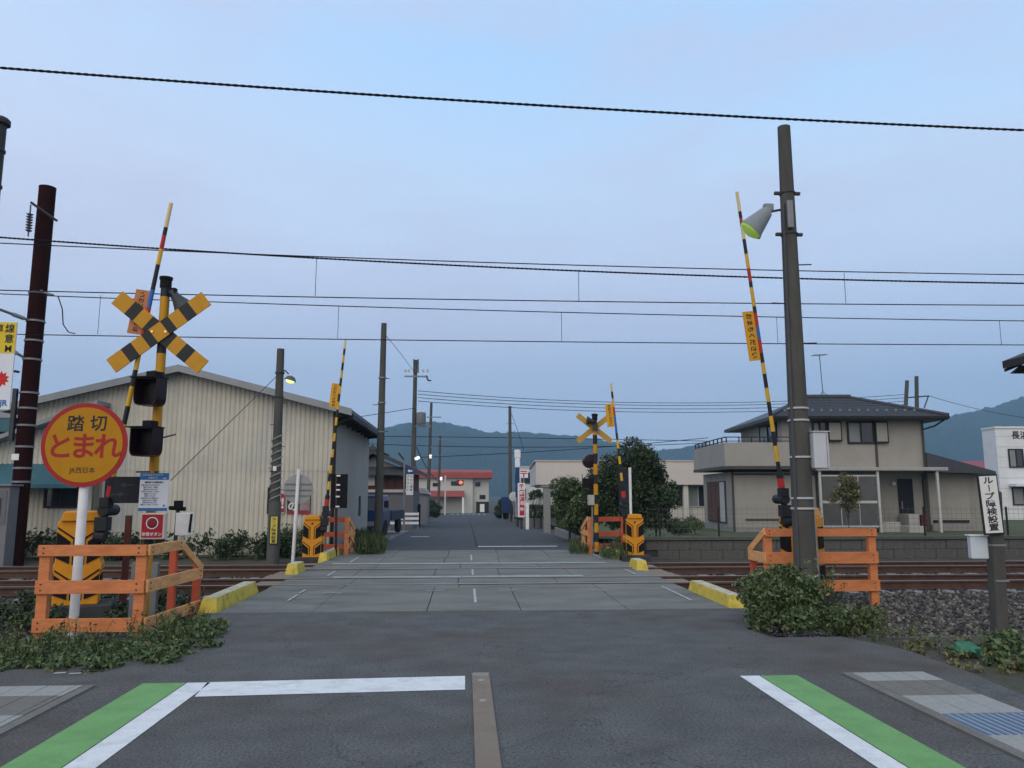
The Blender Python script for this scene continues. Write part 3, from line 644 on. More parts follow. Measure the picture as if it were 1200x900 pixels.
# emergency button
cc = Ls(179,616.5,-.15); h_ = (Ls(179,601,-.15)-Ls(179,632,-.15)).z; w_ = .355
eb = MB().box(-w_/2,w_/2,-.02,.09,-h_/2,h_/2).build('emergency_button_box', mat('button_frame', (.55,.45,.40), .5, .06, 6), sig, cc, bevel=.012)
MB().box(-w_/2+.028,w_/2-.028,-.024,-.021,-h_/2+.025,h_/2-.025).build('red_face', mat('button_red', (.33,.018,.028), .45, .08, 6), eb)
ring = MB().lathe([(.088,0),(.088,.006),(.074,.006),(.074,0)], 28, M=Matrix.Rotation(pi/2,4,'X')); ring.build('ring', M_WHITE, eb, (0,-.0245,.045))
MB().lathe([(.066,0),(.066,.012),(.04,.018),(.001,.018)], 24, M=Matrix.Rotation(pi/2,4,'X')).build('button', mat('button_red_dark', (.22,.02,.03), .4, .1, 30), eb, (0,-.0245,.045))
text('非常ボタン', .058, M_WHITE, eb, (0,-.026,-.115), bold=.012)
# --- small trackside things behind the fence
def ground_z(y): return bz(y) if 10 < y < 20.4 else -.1
q = DY(148,650,13.0)
o = MB().box(-.045,.045,-.03,.03,-.3,ZA(604,13,148)+.25).build('rusty_marker_post', mat('rust_post', (.10,.032,.025), .7, .15, 9), loc=(q.x,13,-.25)); tag(o, 'short rust red steel post beside the emergency button', 'post')
def stub(u, lab):
    q = DY(u,690,11.2); o = MB().prism([(-.045,-.3),(.045,-.3),(.045,ZA(661,11.2,u)+.2),(.03,ZA(661,11.2,u)+.225),(-.03,ZA(661,11.2,u)+.225),(-.045,ZA(661,11.2,u)+.2)], -.045,.045).build('marker_stub', mat('stub_grey', (.17,.18,.19), .8, .1, 6), loc=(q.x,11.2,-.2), bevel=.008); tag(o, lab, 'marker post')
stub(157.5, 'grey stub post left of the emergency button pole'); stub(181, 'grey stub post just inside the orange fence corner')
dp = E('detector_post', 'thin steel post with black cable clamp beside the notice board', 'post', (DY(202,650,13.3).x,13.3,-.25))
zt = ZA(588,13.3,203)+.25
MB().tube((0,0,-.2),(.05,0,zt),.032).build('pole', M_DSTEEL, dp)
mb = MB().box(-.06,.06,-.06,.06,-.13,.02,M=Matrix.Translation((.05,0,zt))); mb.tube((-.1,0,zt-.1),(.17,0,zt-.12),.035); mb.build('clamp', M_MBLK, dp, bevel=.01)
MB().box(.03,.30,-.04,.02,-.55,-.18).build('white_box', M_WHITE, dp, (.0,0,zt), bevel=.01); MB().tube((.27,-.05,zt-.5),(.29,-.05,zt-.2),.02).build('cable', M_MBLK, dp)
# --- round stop sign
ys = 10.55
cx = DY(101,521.5,ys); bx = DY(83,712,ys)
st = E('stop_sign', 'round amber stop sign with red rim on a white pole', 'sign', (cx.x,ys,-.15))
zc = cx.z+.15
MB().tube((0,.03,-.3),(0,.03,zc+.3),.058,n=16).build('pole', M_WHITE, st, smooth=True)
R0 = .555
MB().lathe([(R0,-.008),(R0,.008)], 56, M=Matrix.Rotation(pi/2,4,'X')).build('rim', mat('sign_red', (.30,.018,.02), .45, .06, 5), st, (0,-.045,zc))
face = MB().lathe([(R0*.895,-.002),(R0*.895,.002)], 56, M=Matrix.Rotation(pi/2,4,'X')).build('face', mat('sign_amber', (.40,.19,.008), .7, .06, 4, dirt=.12, dcol=(110,78,25), dscale=6), st, (0,-.0565,zc))
[text(c, .225, M_BLK, face, (.02+x,-.004,.285), bold=.015) for c, x in (('踏',-.145),('切',.145))]
[text(c, .36, mat('sign_red', (.30,.018,.02)), face, (x,-.004,-.015), bold=.02, sx=1.0) for c, x in (('と',-.30),('ま',.0),('れ',.31))]
text('JR西日本', .085, M_BLK, face, (.0,-.004,-.34), bold=.0)
for z in (zc+.2, zc-.2): MB().box(-.07,.07,-.03,.09,-.02,.02).build('clamp', M_STEEL, st, (0,.0,z))
# --- sign board clipped by the frame on the near mast + mast
ym = 13.3
mx = DY(4,150,ym).x; zt = ZA(138,ym,5)
ms = E('mast', 'dark mast with capped top carrying the yellow and white sign', 'mast', (mx-.06,ym,-.25))
MB().tube((0,0,-.3),(0,0,zt+.25),.105,n=16).build('pole', mat('mast_dark', (.03,.035,.033), .5, .2, 6), ms, smooth=True)
MB().lathe([(.10,-.02),(.16,-.02),(.16,.06),(.12,.10),(.001,.11)], 18).build('cap', MATS['mast_dark'], ms, (0,0,zt+.14))
for z in (zt-.6, zt-1.25): MB().lathe([(.115,0),(.125,.01),(.125,.05),(.115,.06)], 16).build('band', MATS['mast_dark'], ms, (0,0,z+.2))
yb = 12.6
b1_, b2_ = DY(9,480,yb), DY(15,378,yb)
sb = E('warning_board', 'yellow and white warning board with red starburst on dark mast', 'sign', (b1_.x-.25,yb,b1_.z))
hb_ = b2_.z-b1_.z; rx = .28
MB().box(-rx,rx,-.012,.012,0,hb_).build('panel', mat('board_white', (.62,.66,.72), .5, .04, 6), sb)
hy = ZA(414,yb,10)-b1_.z
MB().box(-rx,rx,-.016,-.0125,hy,hb_).build('yellow_field', mat('board_yellow', (.62,.47,.03), .5, .05, 6), sb)
for i, ch in enumerate(('電車線','注　意',' 0M')):
    for k, c2 in enumerate(ch):
        if c2 not in ' 　': text(c2, .15, M_BLK, sb, (rx-.10-.17*(2-k),-.019,hb_-.10-i*.165), bold=.015)
pts = [((.13 if k%2 else .085)*cos(2*pi*k/20), (.13 if k%2 else .085)*sin(2*pi*k/20)) for k in range(20)]
MB().prism([(a,b) for a,b in pts], -.016,-.0125).build('starburst', mat('burst_red', (.5,.02,.02), .5), sb, (rx-.17,0,hy-.42))
text('JR', .13, M_BLUE, sb, (rx-.10,-.015,.09), bold=.03)
MB().tube((-.25,.05,hb_*.5),(.0,ym-yb-.05,hb_*.5),.02).build('bracket', M_DSTEEL, sb)
# --- maroon catenary mast beyond the tracks
yc = 20.4
cb = E('catenary_mast', 'thick maroon steel mast with insulator brackets beyond the tracks', 'mast', (DY(38,420,yc).x,yc,-.25))
xm = cb.location.x; zt = ZA(221,yc,57)+.25
def Lm(u,v,dy=0): q = DY(u,v,yc+dy); return Vector((q.x-xm,dy,q.z+.25))
MB().tube((0,0,-.3),(0,0,zt),.205,n=20).build('pole', M_RUSTMAST, cb, smooth=True)
MB().lathe([(.21,0),(.21,.03),(.001,.05)], 20).build('cap', M_RUSTMAST, cb, (0,0,zt))
def band(z, par=cb, r=.21, x=0): MB().lathe([(r,0),(r+.02,.005),(r+.02,.05),(r,.055)], 20).build('band', M_STEEL, par, (x,0,z))
for v in (345,378,401,423,462,480,500,525,550,566): band(ZA(v,yc,40)+.25)
MB().path([Lm(67,259,-.25), Lm(36,237,-.5)], .035).build('top_bracket', M_DSTEEL, cb)
ins = MB(); p0, p1 = Lm(36,240,-.5), Lm(33,277,-.5); ins.tube(p0,p1,.02)
for k in range(7): a_ = p0.lerp(p1,.3+k*.085); ins.tube(a_,a_+Vector((0,0,-.03)),.085,.05,n=12)
ins.build('insulator', mat('porcelain', (.10,.10,.11), .3, .1, 6), cb)
for (u0,v0,u1,v1) in ((36,376,-40,348),(30,420,-60,368)):
    a_, b_ = Lm(u0,v0,-.1), Lm(u1,v1,-1.6); MB().tube(a_,b_,.035).build('cantilever_arm', M_STEEL, cb)
    i_ = MB()
    for k in range(6): c_ = a_.lerp(b_,.12+.03*k); i_.tube(c_,c_+(b_-a_).normalized()*.05,.06,.045,n=10)
    i_.build('insulator', mat('porcelain_pale', (.24,.28,.29), .3, .1, 6), cb)
MB().path([Lm(48,341,-.2), Lm(62,346,-.5)], .035).build('cantilever_arm', M_STEEL, cb)
MB().path([Lm(68,347,-.6), Lm(73,362,-.6), Lm(74,380,-.6), Lm(80,389,-.6), Lm(88,391,-.6)], .014).build('jumper', M_MBLK, cb)
MB().box(-.30,-.2,-.22,-.12,ZA(520,yc)+.25,ZA(461,yc)+.25).build('conduit_box', M_DSTEEL, cb)
MB().box(-.18,.0,-.215,-.208,ZA(541,yc)+.25,ZA(534,yc)+.25).build('plate', M_WHITE, cb)
# grey cabinet
kx = DY(6,620,20.1).x
kb = E('trackside_cabinet', 'tall grey steel cabinet beside the maroon mast', 'cabinet', (kx-.35,20.1,-.25))
zt = ZA(570,20.1,6)+.25
MB().box(-.55,.55,-.3,.3,-.1,zt).build('body', mat('cabinet_grey', (.16,.165,.18), .5, .08, 4), kb, bevel=.015); MB().box(-.62,.62,-.37,.33,zt,zt+.05).build('roof', MATS['cabinet_grey'], kb, bevel=.01)
MB().box(.08,.5,-.315,-.303,zt*.55,zt*.95).build('door', mat('cabinet_door', (.12,.125,.14), .5, .08, 4), kb); MB().box(.20,.38,-.325,-.317,zt*.64,zt*.86).build('window', glass('dark_pane'), kb); MB().box(.22,.36,-.325,-.317,zt*.57,zt*.61).build('plate', M_WHITE, kb)

# ================================================================== POLES AND SIGNS
def CL(u, v, d):                        # lateral offset and height at view depth d
    a = (u-600)/900; b = (450-v)/900; y = cos(TH)-b*sin(TH); return a/y*d, H+(sin(TH)+b*cos(TH))/y*d
def V2W(lat, d, z=0.): return Vector((lat*cos(YAW)+d*sin(YAW), -lat*sin(YAW)+d*cos(YAW), z))
def DV(u, v, d): l_, z = CL(u,v,d); return V2W(l_, d, z)
# --- tall concrete lamp pole beside fence
yp = 12.1
pb = DY(944.5,680,yp); ptp = DY(918.5,149,yp)
lp = E('lamp_pole', 'tall concrete pole with hooded lamp rising out of a bush', 'pole', (pb.x,yp,-.2))
zt = ptp.z+.2; lean = ptp.x-pb.x
def Lp(u,v,dy=0): q = DY(u,v,yp+dy); return Vector((q.x-pb.x,dy,q.z+.2))
MB().tube((0,0,-.3),(lean,0,zt),.185,.105,n=24).build('shaft', M_POLE, lp, smooth=True)
MB().tube((-.16,-.10,0),(lean-.12,-.08,zt-1.4),.028,n=8).build('conduit', mat('conduit_dark', (.06,.065,.075), .6), lp)
MB().tube((.19,-.06,0),(.15,-.06,1.75),.018,n=6).build('conduit', mat('conduit_pale', (.22,.23,.24), .6), lp)
def pband(v, wide=0, r=None, m=M_STEEL):
    z = ZA(v,yp,930)+.2; t = z/zt; rr = (.185+(.105-.185)*t)+.004
    MB().lathe([(rr,0),(rr+.012,.003),(rr+.012,.03),(rr,.033)], 22).build('band', m, lp, (lean*t,0,z))
    if wide:
        for s in (-1,1): MB().box(-.05,.05,-.03,.03,-.025,.025).build('band_lug', m, lp, (lean*t+s*(rr+.05),0,z+.015), bevel=.006)
for v in (480,494,537,585,597,676): pband(v, m=mat('band_pale', (.42,.43,.44), .5, .1, 6))
for v in (228,276): pband(v, 1, m=M_DSTEEL)
MB().box(-.05,.05,-.03,.03,-.24,.24).build('junction_box', M_STEEL, lp, Lp(926,251,-.16), bevel=.015)
for (u,v) in ((951,310),(905,355),(957,402)):
    a_ = Lp(u,v,-.05); t = a_.z/zt; MB().tube((lean*t,0,a_.z), a_, .011).build('step_bolt', M_DSTEEL, lp)
a_, b_ = Lp(914,246,-.1), Lp(893,250,-.55)
MB().path([a_, b_], .022).build('lamp_arm', M_DSTEEL, lp)
ax = (Lp(876,277,-.34)-Lp(905,245,-.45)).normalized(); q = ax.to_track_quat('Z','Y').to_matrix().to_4x4()
hood = MB().lathe([(.05,-.08),(.10,-.03),(.12,.05),(.185,.30),(.21,.36),(.20,.36),(.10,.06),(.001,.05)], 22, M=Matrix.Translation(Lp(897,250,-.55))@q).build('lamp_shade', mat('lamp_grey', (.20,.23,.25), .45, .1, 6), lp, smooth=True)
MB().lathe([(.192,.335),(.17,.39),(.09,.43),(.001,.44)], 20, M=Matrix.Translation(Lp(897,250,-.55))@q).build('bulb_glass', mat('lit_green_glass', (.35,.5,.15), .2, emit=(165,205,70), estr=.3), lp, smooth=True)
MB().box(-.09,.07,-.05,.05,-.06,.07,M=Matrix.Translation(Lp(901,244,-.45))).build('ballast_housing', MATS['lamp_grey'], lp, bevel=.02)
# meter cabinet on pole
c_ = Lp(959,528,-.1)
mc_ = MB().box(-.125,.125,-.12,.12,-.29,.29).build('meter_cabinet', mat('cabinet_white', (.46,.49,.52), .5, .05, 5), lp, c_, bevel=.02)
MB().box(-.14,.14,-.14,.14,.29,.305).build('cabinet_roof', MATS['cabinet_white'], mc_); MB().box(-.003,.003,-.124,-.1205,-.27,.27).build('door_seam', M_DSTEEL, mc_, (.085,0,0))
for z in (-.2,.2): MB().box(-.22,-.12,-.03,.03,-.02,.02).build('cabinet_bracket', M_STEEL, mc_, (0,.03,z))
# --- loop detector sign on concrete post
yl = 10.15
lb = DY(1172,752,yl); lt = DY(1161,560,yl)
ls = E('detector_sign_post', 'white sign with black characters on a concrete post in the ballast', 'sign', (lb.x,yl,-.3))
def Ll(u,v,dy=0): q = DY(u,v,yl+dy); return Vector((q.x-lb.x,dy,q.z+.3))
MB().prism([(-.085,-.085),(.085,-.085),(.085,.085),(-.085,.085)], -.2, Ll(1163,575).z, 'z').build('post', M_POLE, ls, rot=(0, (Ll(1163,600)-Ll(1170,740)).x/(Ll(1163,600)-Ll(1170,740)).z,0), bevel=.03)
tc_ = Ll(1160.5,591,-.13); tl = math.atan2((Ll(1156,556)-Ll(1165,626)).x, (Ll(1156,556)-Ll(1165,626)).z)
hS = (Ll(1156,556)-Ll(1165,626)).length; wS = .285
pn = MB().box(-wS/2,wS/2,-.012,.012,-hS/2,hS/2).build('sign_frame', M_BLK, ls, tc_, (0,tl,0), bevel=.008)
MB().box(-wS/2+.022,wS/2-.022,-.015,-.0125,-hS/2+.025,hS/2-.025).build('sign_face', mat('sign_white', (.62,.63,.62), .5, .04, 6), pn)
for i, ch in enumerate('ルーブ障検設置'.replace('ブ','プ')):
    text(ch, .104, M_BLK, pn, (0,-.0175,hS/2-.082-i*.103), (pi/2,pi/2 if ch == 'ー' else 0,0), bold=.018, sx=1.0 if ch == 'ー' else 1.4)
for z in (Ll(0,645).z, Ll(0,690).z): MB().lathe([(.125,0),(.132,.005),(.132,.025),(.125,.03)], 4, M=Matrix.Rotation(pi/4,4,'Z')).build('band', M_STEEL, ls, (Ll(1168,660).x,0,z))
c_ = Ll(1146,641,.1)
bxx = MB().box(-.11,.11,-.06,.06,-.155,.15).build('junction_cabinet', mat('cabinet_pale_blue', (.50,.56,.60), .5, .05, 6), ls, c_, (0,0,radians(-14)), bevel=.012)
MB().box(-.13,.12,-.075,.07,.15,.165).build('cabinet_lid', M_WHITE, bxx); MB().box(.08,.30,-.02,.02,-.02,.02).build('bracket', M_DSTEEL, bxx, (0,.02,.08)); MB().box(.08,.30,-.02,.02,-.02,.02).build('bracket', M_DSTEEL, bxx, (0,.02,-.08))
# --- lamp pole by warehouse
yw = 20.3
b_ = DY(320,655,yw); t_ = DY(329,409,yw)
wp = E('lamp_pole', 'short concrete pole with spiral guard and lit lamp before the warehouse', 'pole', (b_.x,yw,-.2))
zt = t_.z+.2; ln_ = t_.x-b_.x
def Lw(u,v,dy=0): q = DY(u,v,yw+dy); return Vector((q.x-b_.x,dy,q.z+.2))
MB().tube((0,0,-.3),(ln_,0,zt),.15,.095,n=18).build('shaft', M_POLE, wp, smooth=True)
z0_, z1_ = Lw(0,588).z, Lw(0,508).z
mb = MB(); nst = 7
for k in range(9):
    za = z0_+(z1_-z0_)*k/9; pts = []
    for j in range(13):
        t = j/12; zz = za+t*.20; f = zz/zt; r = .15-.055*f+.004; an = pi+pi*t; pts.append((ln_*f+r*cos(an), r*sin(an), zz))
    mb.path(pts, .024, 5)
mb.build('spiral_guard', mat('guard_pale', (.20,.205,.20), .8, .15, 6), wp)
zq = Lw(0,596).z
MB().tube((ln_*.2,0,.02),(ln_*z0_/zt*.98,0,z0_),.162,.158,n=18).build('sleeve', mat('sleeve_dark', (.085,.088,.085), .7, .1, 6), wp, smooth=True)
fz = Lw(321,621,-.17); 
pl = MB().box(-.11,.11,-.01,.01,-.36,.36).build('label_plate', M_BLK, wp, fz); MB().box(-.085,.085,-.013,-.0105,-.335,.335).build('plate_face', mat('plate_yellow', (.55,.46,.08), .5), pl)
for i, ch in enumerate('ループ障検設置'): text(ch, .09, M_BLK, pl, (0,-.015,.28-i*.093), (pi/2,pi/2 if ch == 'ー' else 0,0), bold=.015, sx=1.0 if ch == 'ー' else 1.3)
a_, c_ = Lw(329,437,-.1), Lw(341,443,-.35)
MB().path([a_, Lw(334,434,-.2), Lw(338,438,-.3)], .018).build('lamp_arm', M_DSTEEL, wp)
MB().lathe([(.02,.06),(.10,.03),(.155,-.06),(.15,-.07),(.02,.0)], 18, M=Matrix.Translation(c_)@Matrix.Rotation(radians(15),4,'Y')).build('lamp_shade', mat('shade_dark', (.08,.10,.08), .5), wp, smooth=True)
MB().lathe([(.001,.03),(.12,-.05),(.09,-.12),(.001,-.14)], 16, M=Matrix.Translation(c_)@Matrix.Rotation(radians(15),4,'Y')).build('bulb', mat('lit_lamp', (.8,.9,.4), .3, emit=(215,230,120), estr=1.6), wp, smooth=True)
for v in (435,464): 
    z = Lw(0,v).z; MB().lathe([(.11,0),(.125,.005),(.125,.04),(.11,.045)], 18).build('band', M_DSTEEL, wp, (ln_*z/zt,0,z))
for k in range(7):
    z = Lw(0,470+k*26).z; s = (-1)**k; f = ln_*z/zt; MB().tube((f,0,z),(f+s*.20,0,z),.010,n=6).build('step_bolt', M_DSTEEL, wp)
MB().box(-.04,.04,-.02,.02,-.06,.06).build('tag_plate', M_WHITE, wp, Lw(322,549,-.15))
g_ = MB().path([Lw(328,437,0), DY(200,563,15.5)-Vector((b_.x,yw,-.2))], .009).build('guy_wire', M_DSTEEL, wp)
# --- generic street pole
def street_pole(label, u0, v0, u1, v1, y, r0, r1, steps=0, base=None, group='utility poles along the street'):
    a = DY(u0,v0,y); b = DY(u1,v1,y); zb = zf(y)-.05 if base is None else base
    p = E('utility_pole', label, 'utility pole', (a.x+(a.x-b.x)*0, y, zb), 0, group)
    MB().tube((0,0,-.3),(b.x-a.x,0,b.z-zb),r0,r1,n=14).build('shaft', M_POLE, p, smooth=True)
    for k in range(steps):
        z = 2+k*.9; s = (-1)**k; MB().tube((0,0,z),(s*(r0+.12),0,z),.012,n=5).build('step_bolt', M_DSTEEL, p)
    p['zt'] = b.z-zb; return p, (lambda u,v,dy=0: Vector((DY(u,v,y+dy).x-a.x, dy, DY(u,v,y+dy).z-zb)))
p1_, L1 = street_pole('slim grey utility pole beside the blue truck, no crossarm', 442.5,640, 450,379, 26, .15, .095, 5)
for v in (440,470,505): 
    z = L1(0,v).z; MB().lathe([(.12,0),(.14,.005),(.14,.05),(.12,.055)], 14).build('band', M_STEEL, p1_, (L1(450-(v-379)*.029,v).x,0,z))
p2_, L2 = street_pole('utility pole with crossarm and drum transformer beside the white arrow sign', 483,600, 487,422, 52, .19, .13, 0)
def crossarm(p, L_, u0, u1, v, y_=0, th=.05): MB().box(L_(u0,v).x, L_(u1,v).x, -.15, -.15+th*2, L_(0,v).z-th, L_(0,v).z+th).build('crossarm', M_STEEL, p)
crossarm(p2_, L2, 474, 502, 437); crossarm(p2_, L2, 487, 505, 497); 
for u in (485,490): MB().tube(L2(u,437,-.1), L2(u,421,-.1), .05, n=6).build('top_strut', M_POLE, p2_)
for u in (475,479,496,501): MB().lathe([(.06,0),(.09,.05),(.05,.1),(.08,.15),(.03,.22)], 8).build('insulator', mat('porcelain_w', (.5,.5,.48), .3), p2_, L2(u,436,-.1))
MB().path([L2(499,440,-.1), L2(502,446,-.1), L2(505,446,-.2)], .06).build('fuse_cutout', M_DSTEEL, p2_)
c_ = L2(493.5,490,-.3); MB().lathe([(.05,-.42),(.30,-.40),(.32,-.3),(.32,.3),(.28,.38),(.05,.42)], 16, M=Matrix.Translation(c_)).build('transformer', mat('transformer_grey', (.13,.15,.16), .5, .1, 5), p2_, smooth=True)
MB().tube((-.03,-.02,-.2),(0,-.02,2.2),.21,.205,n=14).build('yellow_guard', mat('guard_ochre', (.30,.17,.05), .7), p2_)
MB().path([L2(487,534,-.1), L2(489,537,-.9)], .03).build('lamp_arm', M_STEEL, p2_)
MB().lathe([(.02,-.18),(.09,-.15),(.11,.08),(.04,.18)], 12, M=Matrix.Translation(L2(489,537,-1.0))@Matrix.Rotation(radians(70),4,'Y')).build('lit_lamp_head', mat('lit_white', (.9,.9,.9), .4, emit=(255,250,240), estr=.9), p2_, smooth=True)
p3_, L3 = street_pole('thin utility pole beyond the transformer pole with one short crossarm', 501,600, 505.5,472, 78, .2, .13)
crossarm(p3_, L3, 500, 517, 486); crossarm(p3_, L3, 497, 505, 497); crossarm(p3_, L3, 504, 510, 522)
MB().lathe([(.02,-.2),(.13,-.13),(.13,.13),(.03,.2)], 10, M=Matrix.Translation(L3(504.5,535,-.4))).build('lamp_head', mat('lit_white', (.9,.9,.9)), p3_)
p4_, L4 = street_pole('distant utility pole before the red roofed building', 513.5,600, 516,511, 104, .2, .14)
crossarm(p4_, L4, 510, 526, 513); crossarm(p4_, L4, 512,519,533)
MB().lathe([(.02,-.25),(.16,-.16),(.16,.16),(.03,.25)], 10, M=Matrix.Translation(L4(517,561,-.4))).build('lamp_head', mat('lit_white', (.9,.9,.9)), p4_)
p5_, L5 = street_pole('bare dark utility pole beside the tall white and blue pylon sign', 598,612, 597.5,476, 62, .15, .12)
for v in (497,507): 
    for s in (-1,1): MB().tube(L5(597.5,v), L5(597.5+s*4,v-1), .02, n=5).build('step_bolt', M_DSTEEL, p5_)
# H shaped pole behind the house
hp = E('twin_pole', 'pair of leaning poles with crossarm rising behind the house roof', 'utility pole', (DV(1066,600,62).x, DV(1066,600,62).y, -.6))
def Lh(u,v): q = DV(u,v,62); return Vector((q.x-hp.location.x, q.y-hp.location.y, q.z+.6))
MB().tube((-.9,0,-.2), Lh(1063,446), .2,.15,n=12).build('pole', M_POLE, hp, smooth=True); MB().tube((.75,.2,-.2), Lh(1074,441), .2,.15,n=12).build('pole', M_POLE, hp, smooth=True)
MB().path([Lh(1062,466), Lh(1089,464)], .06).build('crossarm', M_DSTEEL, hp); MB().path([Lh(1088,464), Lh(1083,478)], .05).build('brace', M_DSTEEL, hp)
# --- back of round sign (far side)
yk = 20.25
b_ = DY(343,655,yk); rs = E('round_sign', 'round sign seen from its grey back on a white pole by the warehouse', 'sign', (b_.x,yk,-.15))
def Lr(u,v,dy=0): q = DY(u,v,yk+dy); return Vector((q.x-b_.x,dy,q.z+.15))
MB().tube((0,0,-.3), Lr(350,550), .045,.045,n=12).build('pole', M_WHITE, rs, smooth=True)
c_ = Lr(349.5,573,.06); MB().lathe([(.375,-.008),(.375,.008)], 40, M=Matrix.Translation(c_)@Matrix.Rotation(pi/2,4,'X')).build('disc', mat('sign_back_grey', (.28,.29,.29), .6, .08, 5), rs)
for dz in (.13,-.02,-.16): MB().box(-.33,.33,-.02,.0,-.015,.015).build('stiffener', M_STEEL, rs, c_+Vector((0,-.015,dz)))
# --- dark direction indicator by the far left fence
b_ = DY(394,650,21.0); di = E('direction_indicator_post', 'black board on a thin post between the far gate and warehouse', 'signal', (b_.x,21.0,-.1))
def Li(u,v,dy=0): q = DY(u,v,21+dy); return Vector((q.x-b_.x,dy,q.z+.1))
MB().tube((0,0,-.3),Li(394.5,556),.035,n=10).build('post', mat('rust_dark', (.05,.03,.028), .7), di); MB().box(-.20,.24,-.0,.06,Li(0,596).z,Li(0,555).z).build('backboard', M_MBLK, di, bevel=.01)
for v in (557,568,574,582,594): MB().box(-.05,.05,-.05,-.02,-.02,.02).build('clamp', M_WHITE, di, (0,0,Li(0,v).z))
# --- far crossbuck post
yx = 21.2
x_ = DY(698,560,yx).x; sg2 = crossbuck_post('second crossbuck post seen from behind, plain ochre planks, beside the tree', x_, yx, -.05, ZA(491,yx), ZA(501,yx), .60, .15, radians(38), None, False,
    [(.45,1),(.35,0),(.35,1),(.35,0),(.3,1),(.4,0),(.35,1),(.4,0),(.35,1),(.4,0),(.4,1),(.35,0),(.35,1),(.3,0),(.3,1)], .062)
def L6(u,v,dy=0): q = DY(u,v,yx+dy); return Vector((q.x-x_,dy,q.z+.05))
def backlamp(c, w, h, name='lamp_back'):
    o = MB().lathe([(.03,-.10),(w*.45,-.08),(w*.5,0),(w*.5,.25)], 16, M=Matrix.Translation(c)@Matrix.Rotation(-pi/2,4,'X')).build(name, M_MAROON, sg2, smooth=True); return o
backlamp(L6(692,540,.1), .40, .4); MB().box(-.36,.02,-.02,.12,-.13,.13).build('lamp_box', M_MBLK, sg2, L6(698,566,.08), bevel=.02); MB().box(-.24,.0,-.02,.1,-.06,.04).build('clamp', M_MBLK, sg2, L6(698,577,.05))
MB().box(-.085,.085,-.1,.1,-.14,.14).build('relay_box', mat('relay_pale', (.34,.34,.30), .6), sg2, L6(692.5,586,.0), bevel=.012); MB().tube(L6(694,592),L6(694.5,640),.025).build('conduit', M_STEEL, sg2)
MB().lathe([(.05,0),(.07,.1),(.12,.2)], 12, M=Matrix.Translation(L6(696,494,-.05))@Matrix.Rotation(radians(-80),4,'Y')).build('loudspeaker', M_DSTEEL, sg2)
# dark indicator + white pole behind right far gate
b_ = DY(740,640,21.6); wi = E('indicator_post', 'white post with tall black panel beside the far gate and tree', 'signal', (b_.x,21.6,-.05))
MB().tube((0,0,-.3),(0,0,ZA(548,21.6,740)+.05),.04,n=10).build('post', M_WHITE, wi); MB().box(-.32,-.06,.0,.06,ZA(600,21.6)+.05,ZA(549,21.6)+.05).build('panel', mat('panel_dark', (.018,.022,.03), .5), wi)
# --- arrow direction sign
b_ = DY(477,610,40); ar = E('arrow_sign', 'white street sign with blue arrow panel on a grey pole', 'sign', (DY(473.5,615,40).x,40,zf(40)))
z1 = ZA(548,40,478)-zf(40); z0 = ZA(580,40,478)-zf(40)
MB().tube((0,0,-.2),(-.05,0,z1+.5),.05).build('pole', M_STEEL, ar); MB().path([(-.05,0,z1+.4),(-.35,0,z1+.75)], .06).build('pole_arm', M_DSTEEL, ar)
sp_ = MB().box(.07,.43,-.03,.0,z0,z1).build('panel', mat('sign_white', (.62,.63,.62)), ar); MB().box(.07,.43,-.035,-.031,z1-.34,z1).build('blue_field', mat('sign_navy', (.02,.05,.16), .5), sp_)
MB().prism([(.13,0),(.22,.09),(.22,.035),(.37,.035),(.37,-.035),(.22,-.035),(.22,-.09)], -.04,-.036).build('arrow', M_WHITE, sp_, (0,0,z1-.17))
for i, (x, ch) in enumerate(((.33,'びわこ温泉'),(.16,'グラウンド'))):
    for k, c in enumerate(ch): text(c, .13, M_BLK, sp_, (x,-.033,z1-.45-k*.17), bold=.02)
# --- post office signs
py_ = DY(606.5,612,47); po = E('pylon_sign', 'tall white and navy pylon sign beside the bare pole', 'sign', (py_.x,47,zf(47)))
zz = lambda v: ZA(v,47,606)-zf(47)
MB().tube((0,0,-.2),(0,0,zz(580)),.07).build('pole', M_DSTEEL, po)
mb = MB().box(-.16,.16,-.1,.1,zz(548),zz(537)); mb.box(-.19,.19,-.1,.1,zz(537)+.002,zz(527)); mb.build('white_panel', mat('pylon_white', (.68,.70,.74), .5), po, bevel=.05); MB().box(-.12,.12,-.08,.08,zz(583),zz(548)-.002).build('navy_panel', mat('sign_navy', (.02,.05,.16)), po)
py_ = DY(611,610,42.5); bn = E('post_office_banner', 'red and white vertical post office banner sign at the roadside', 'sign', (py_.x,42.5,zf(42.5)))
zz = lambda v: ZA(v,42.5,611)-zf(42.5)
MB().box(-.2,.2,-.06,.06,zz(606),zz(566)).build('white_panel', mat('pylon_white', (.68,.70,.74)), bn); MB().box(-.10,.16,-.066,-.061,zz(604),zz(574)).build('red_field', mat('postal_red', (.45,.02,.03), .5), bn)
text('〒', .3, MATS['postal_red'], bn, (0,-.064,zz(570)), bold=.03)
for k, c in enumerate('郵便局'): text(c, .24, M_WHITE, bn, (.03,-.069,zz(577.5)-k*.28), bold=.02)
text('ゆ', .24, M_WHITE, bn, (.03,-.069,zz(596.5)), bold=.03)
MB().tube((0,0,-.3),(0,0,zz(606)),.05).build('pole', M_DSTEEL, bn)
q = DY(618,617,42); o = MB().box(-.09,.09,-.09,.09,-.2,1.4).build('bollard', M_WHITE, loc=(q.x,42,zf(42)), bevel=.03); tag(o, 'white square bollard in front of the post office banner', 'bollard')
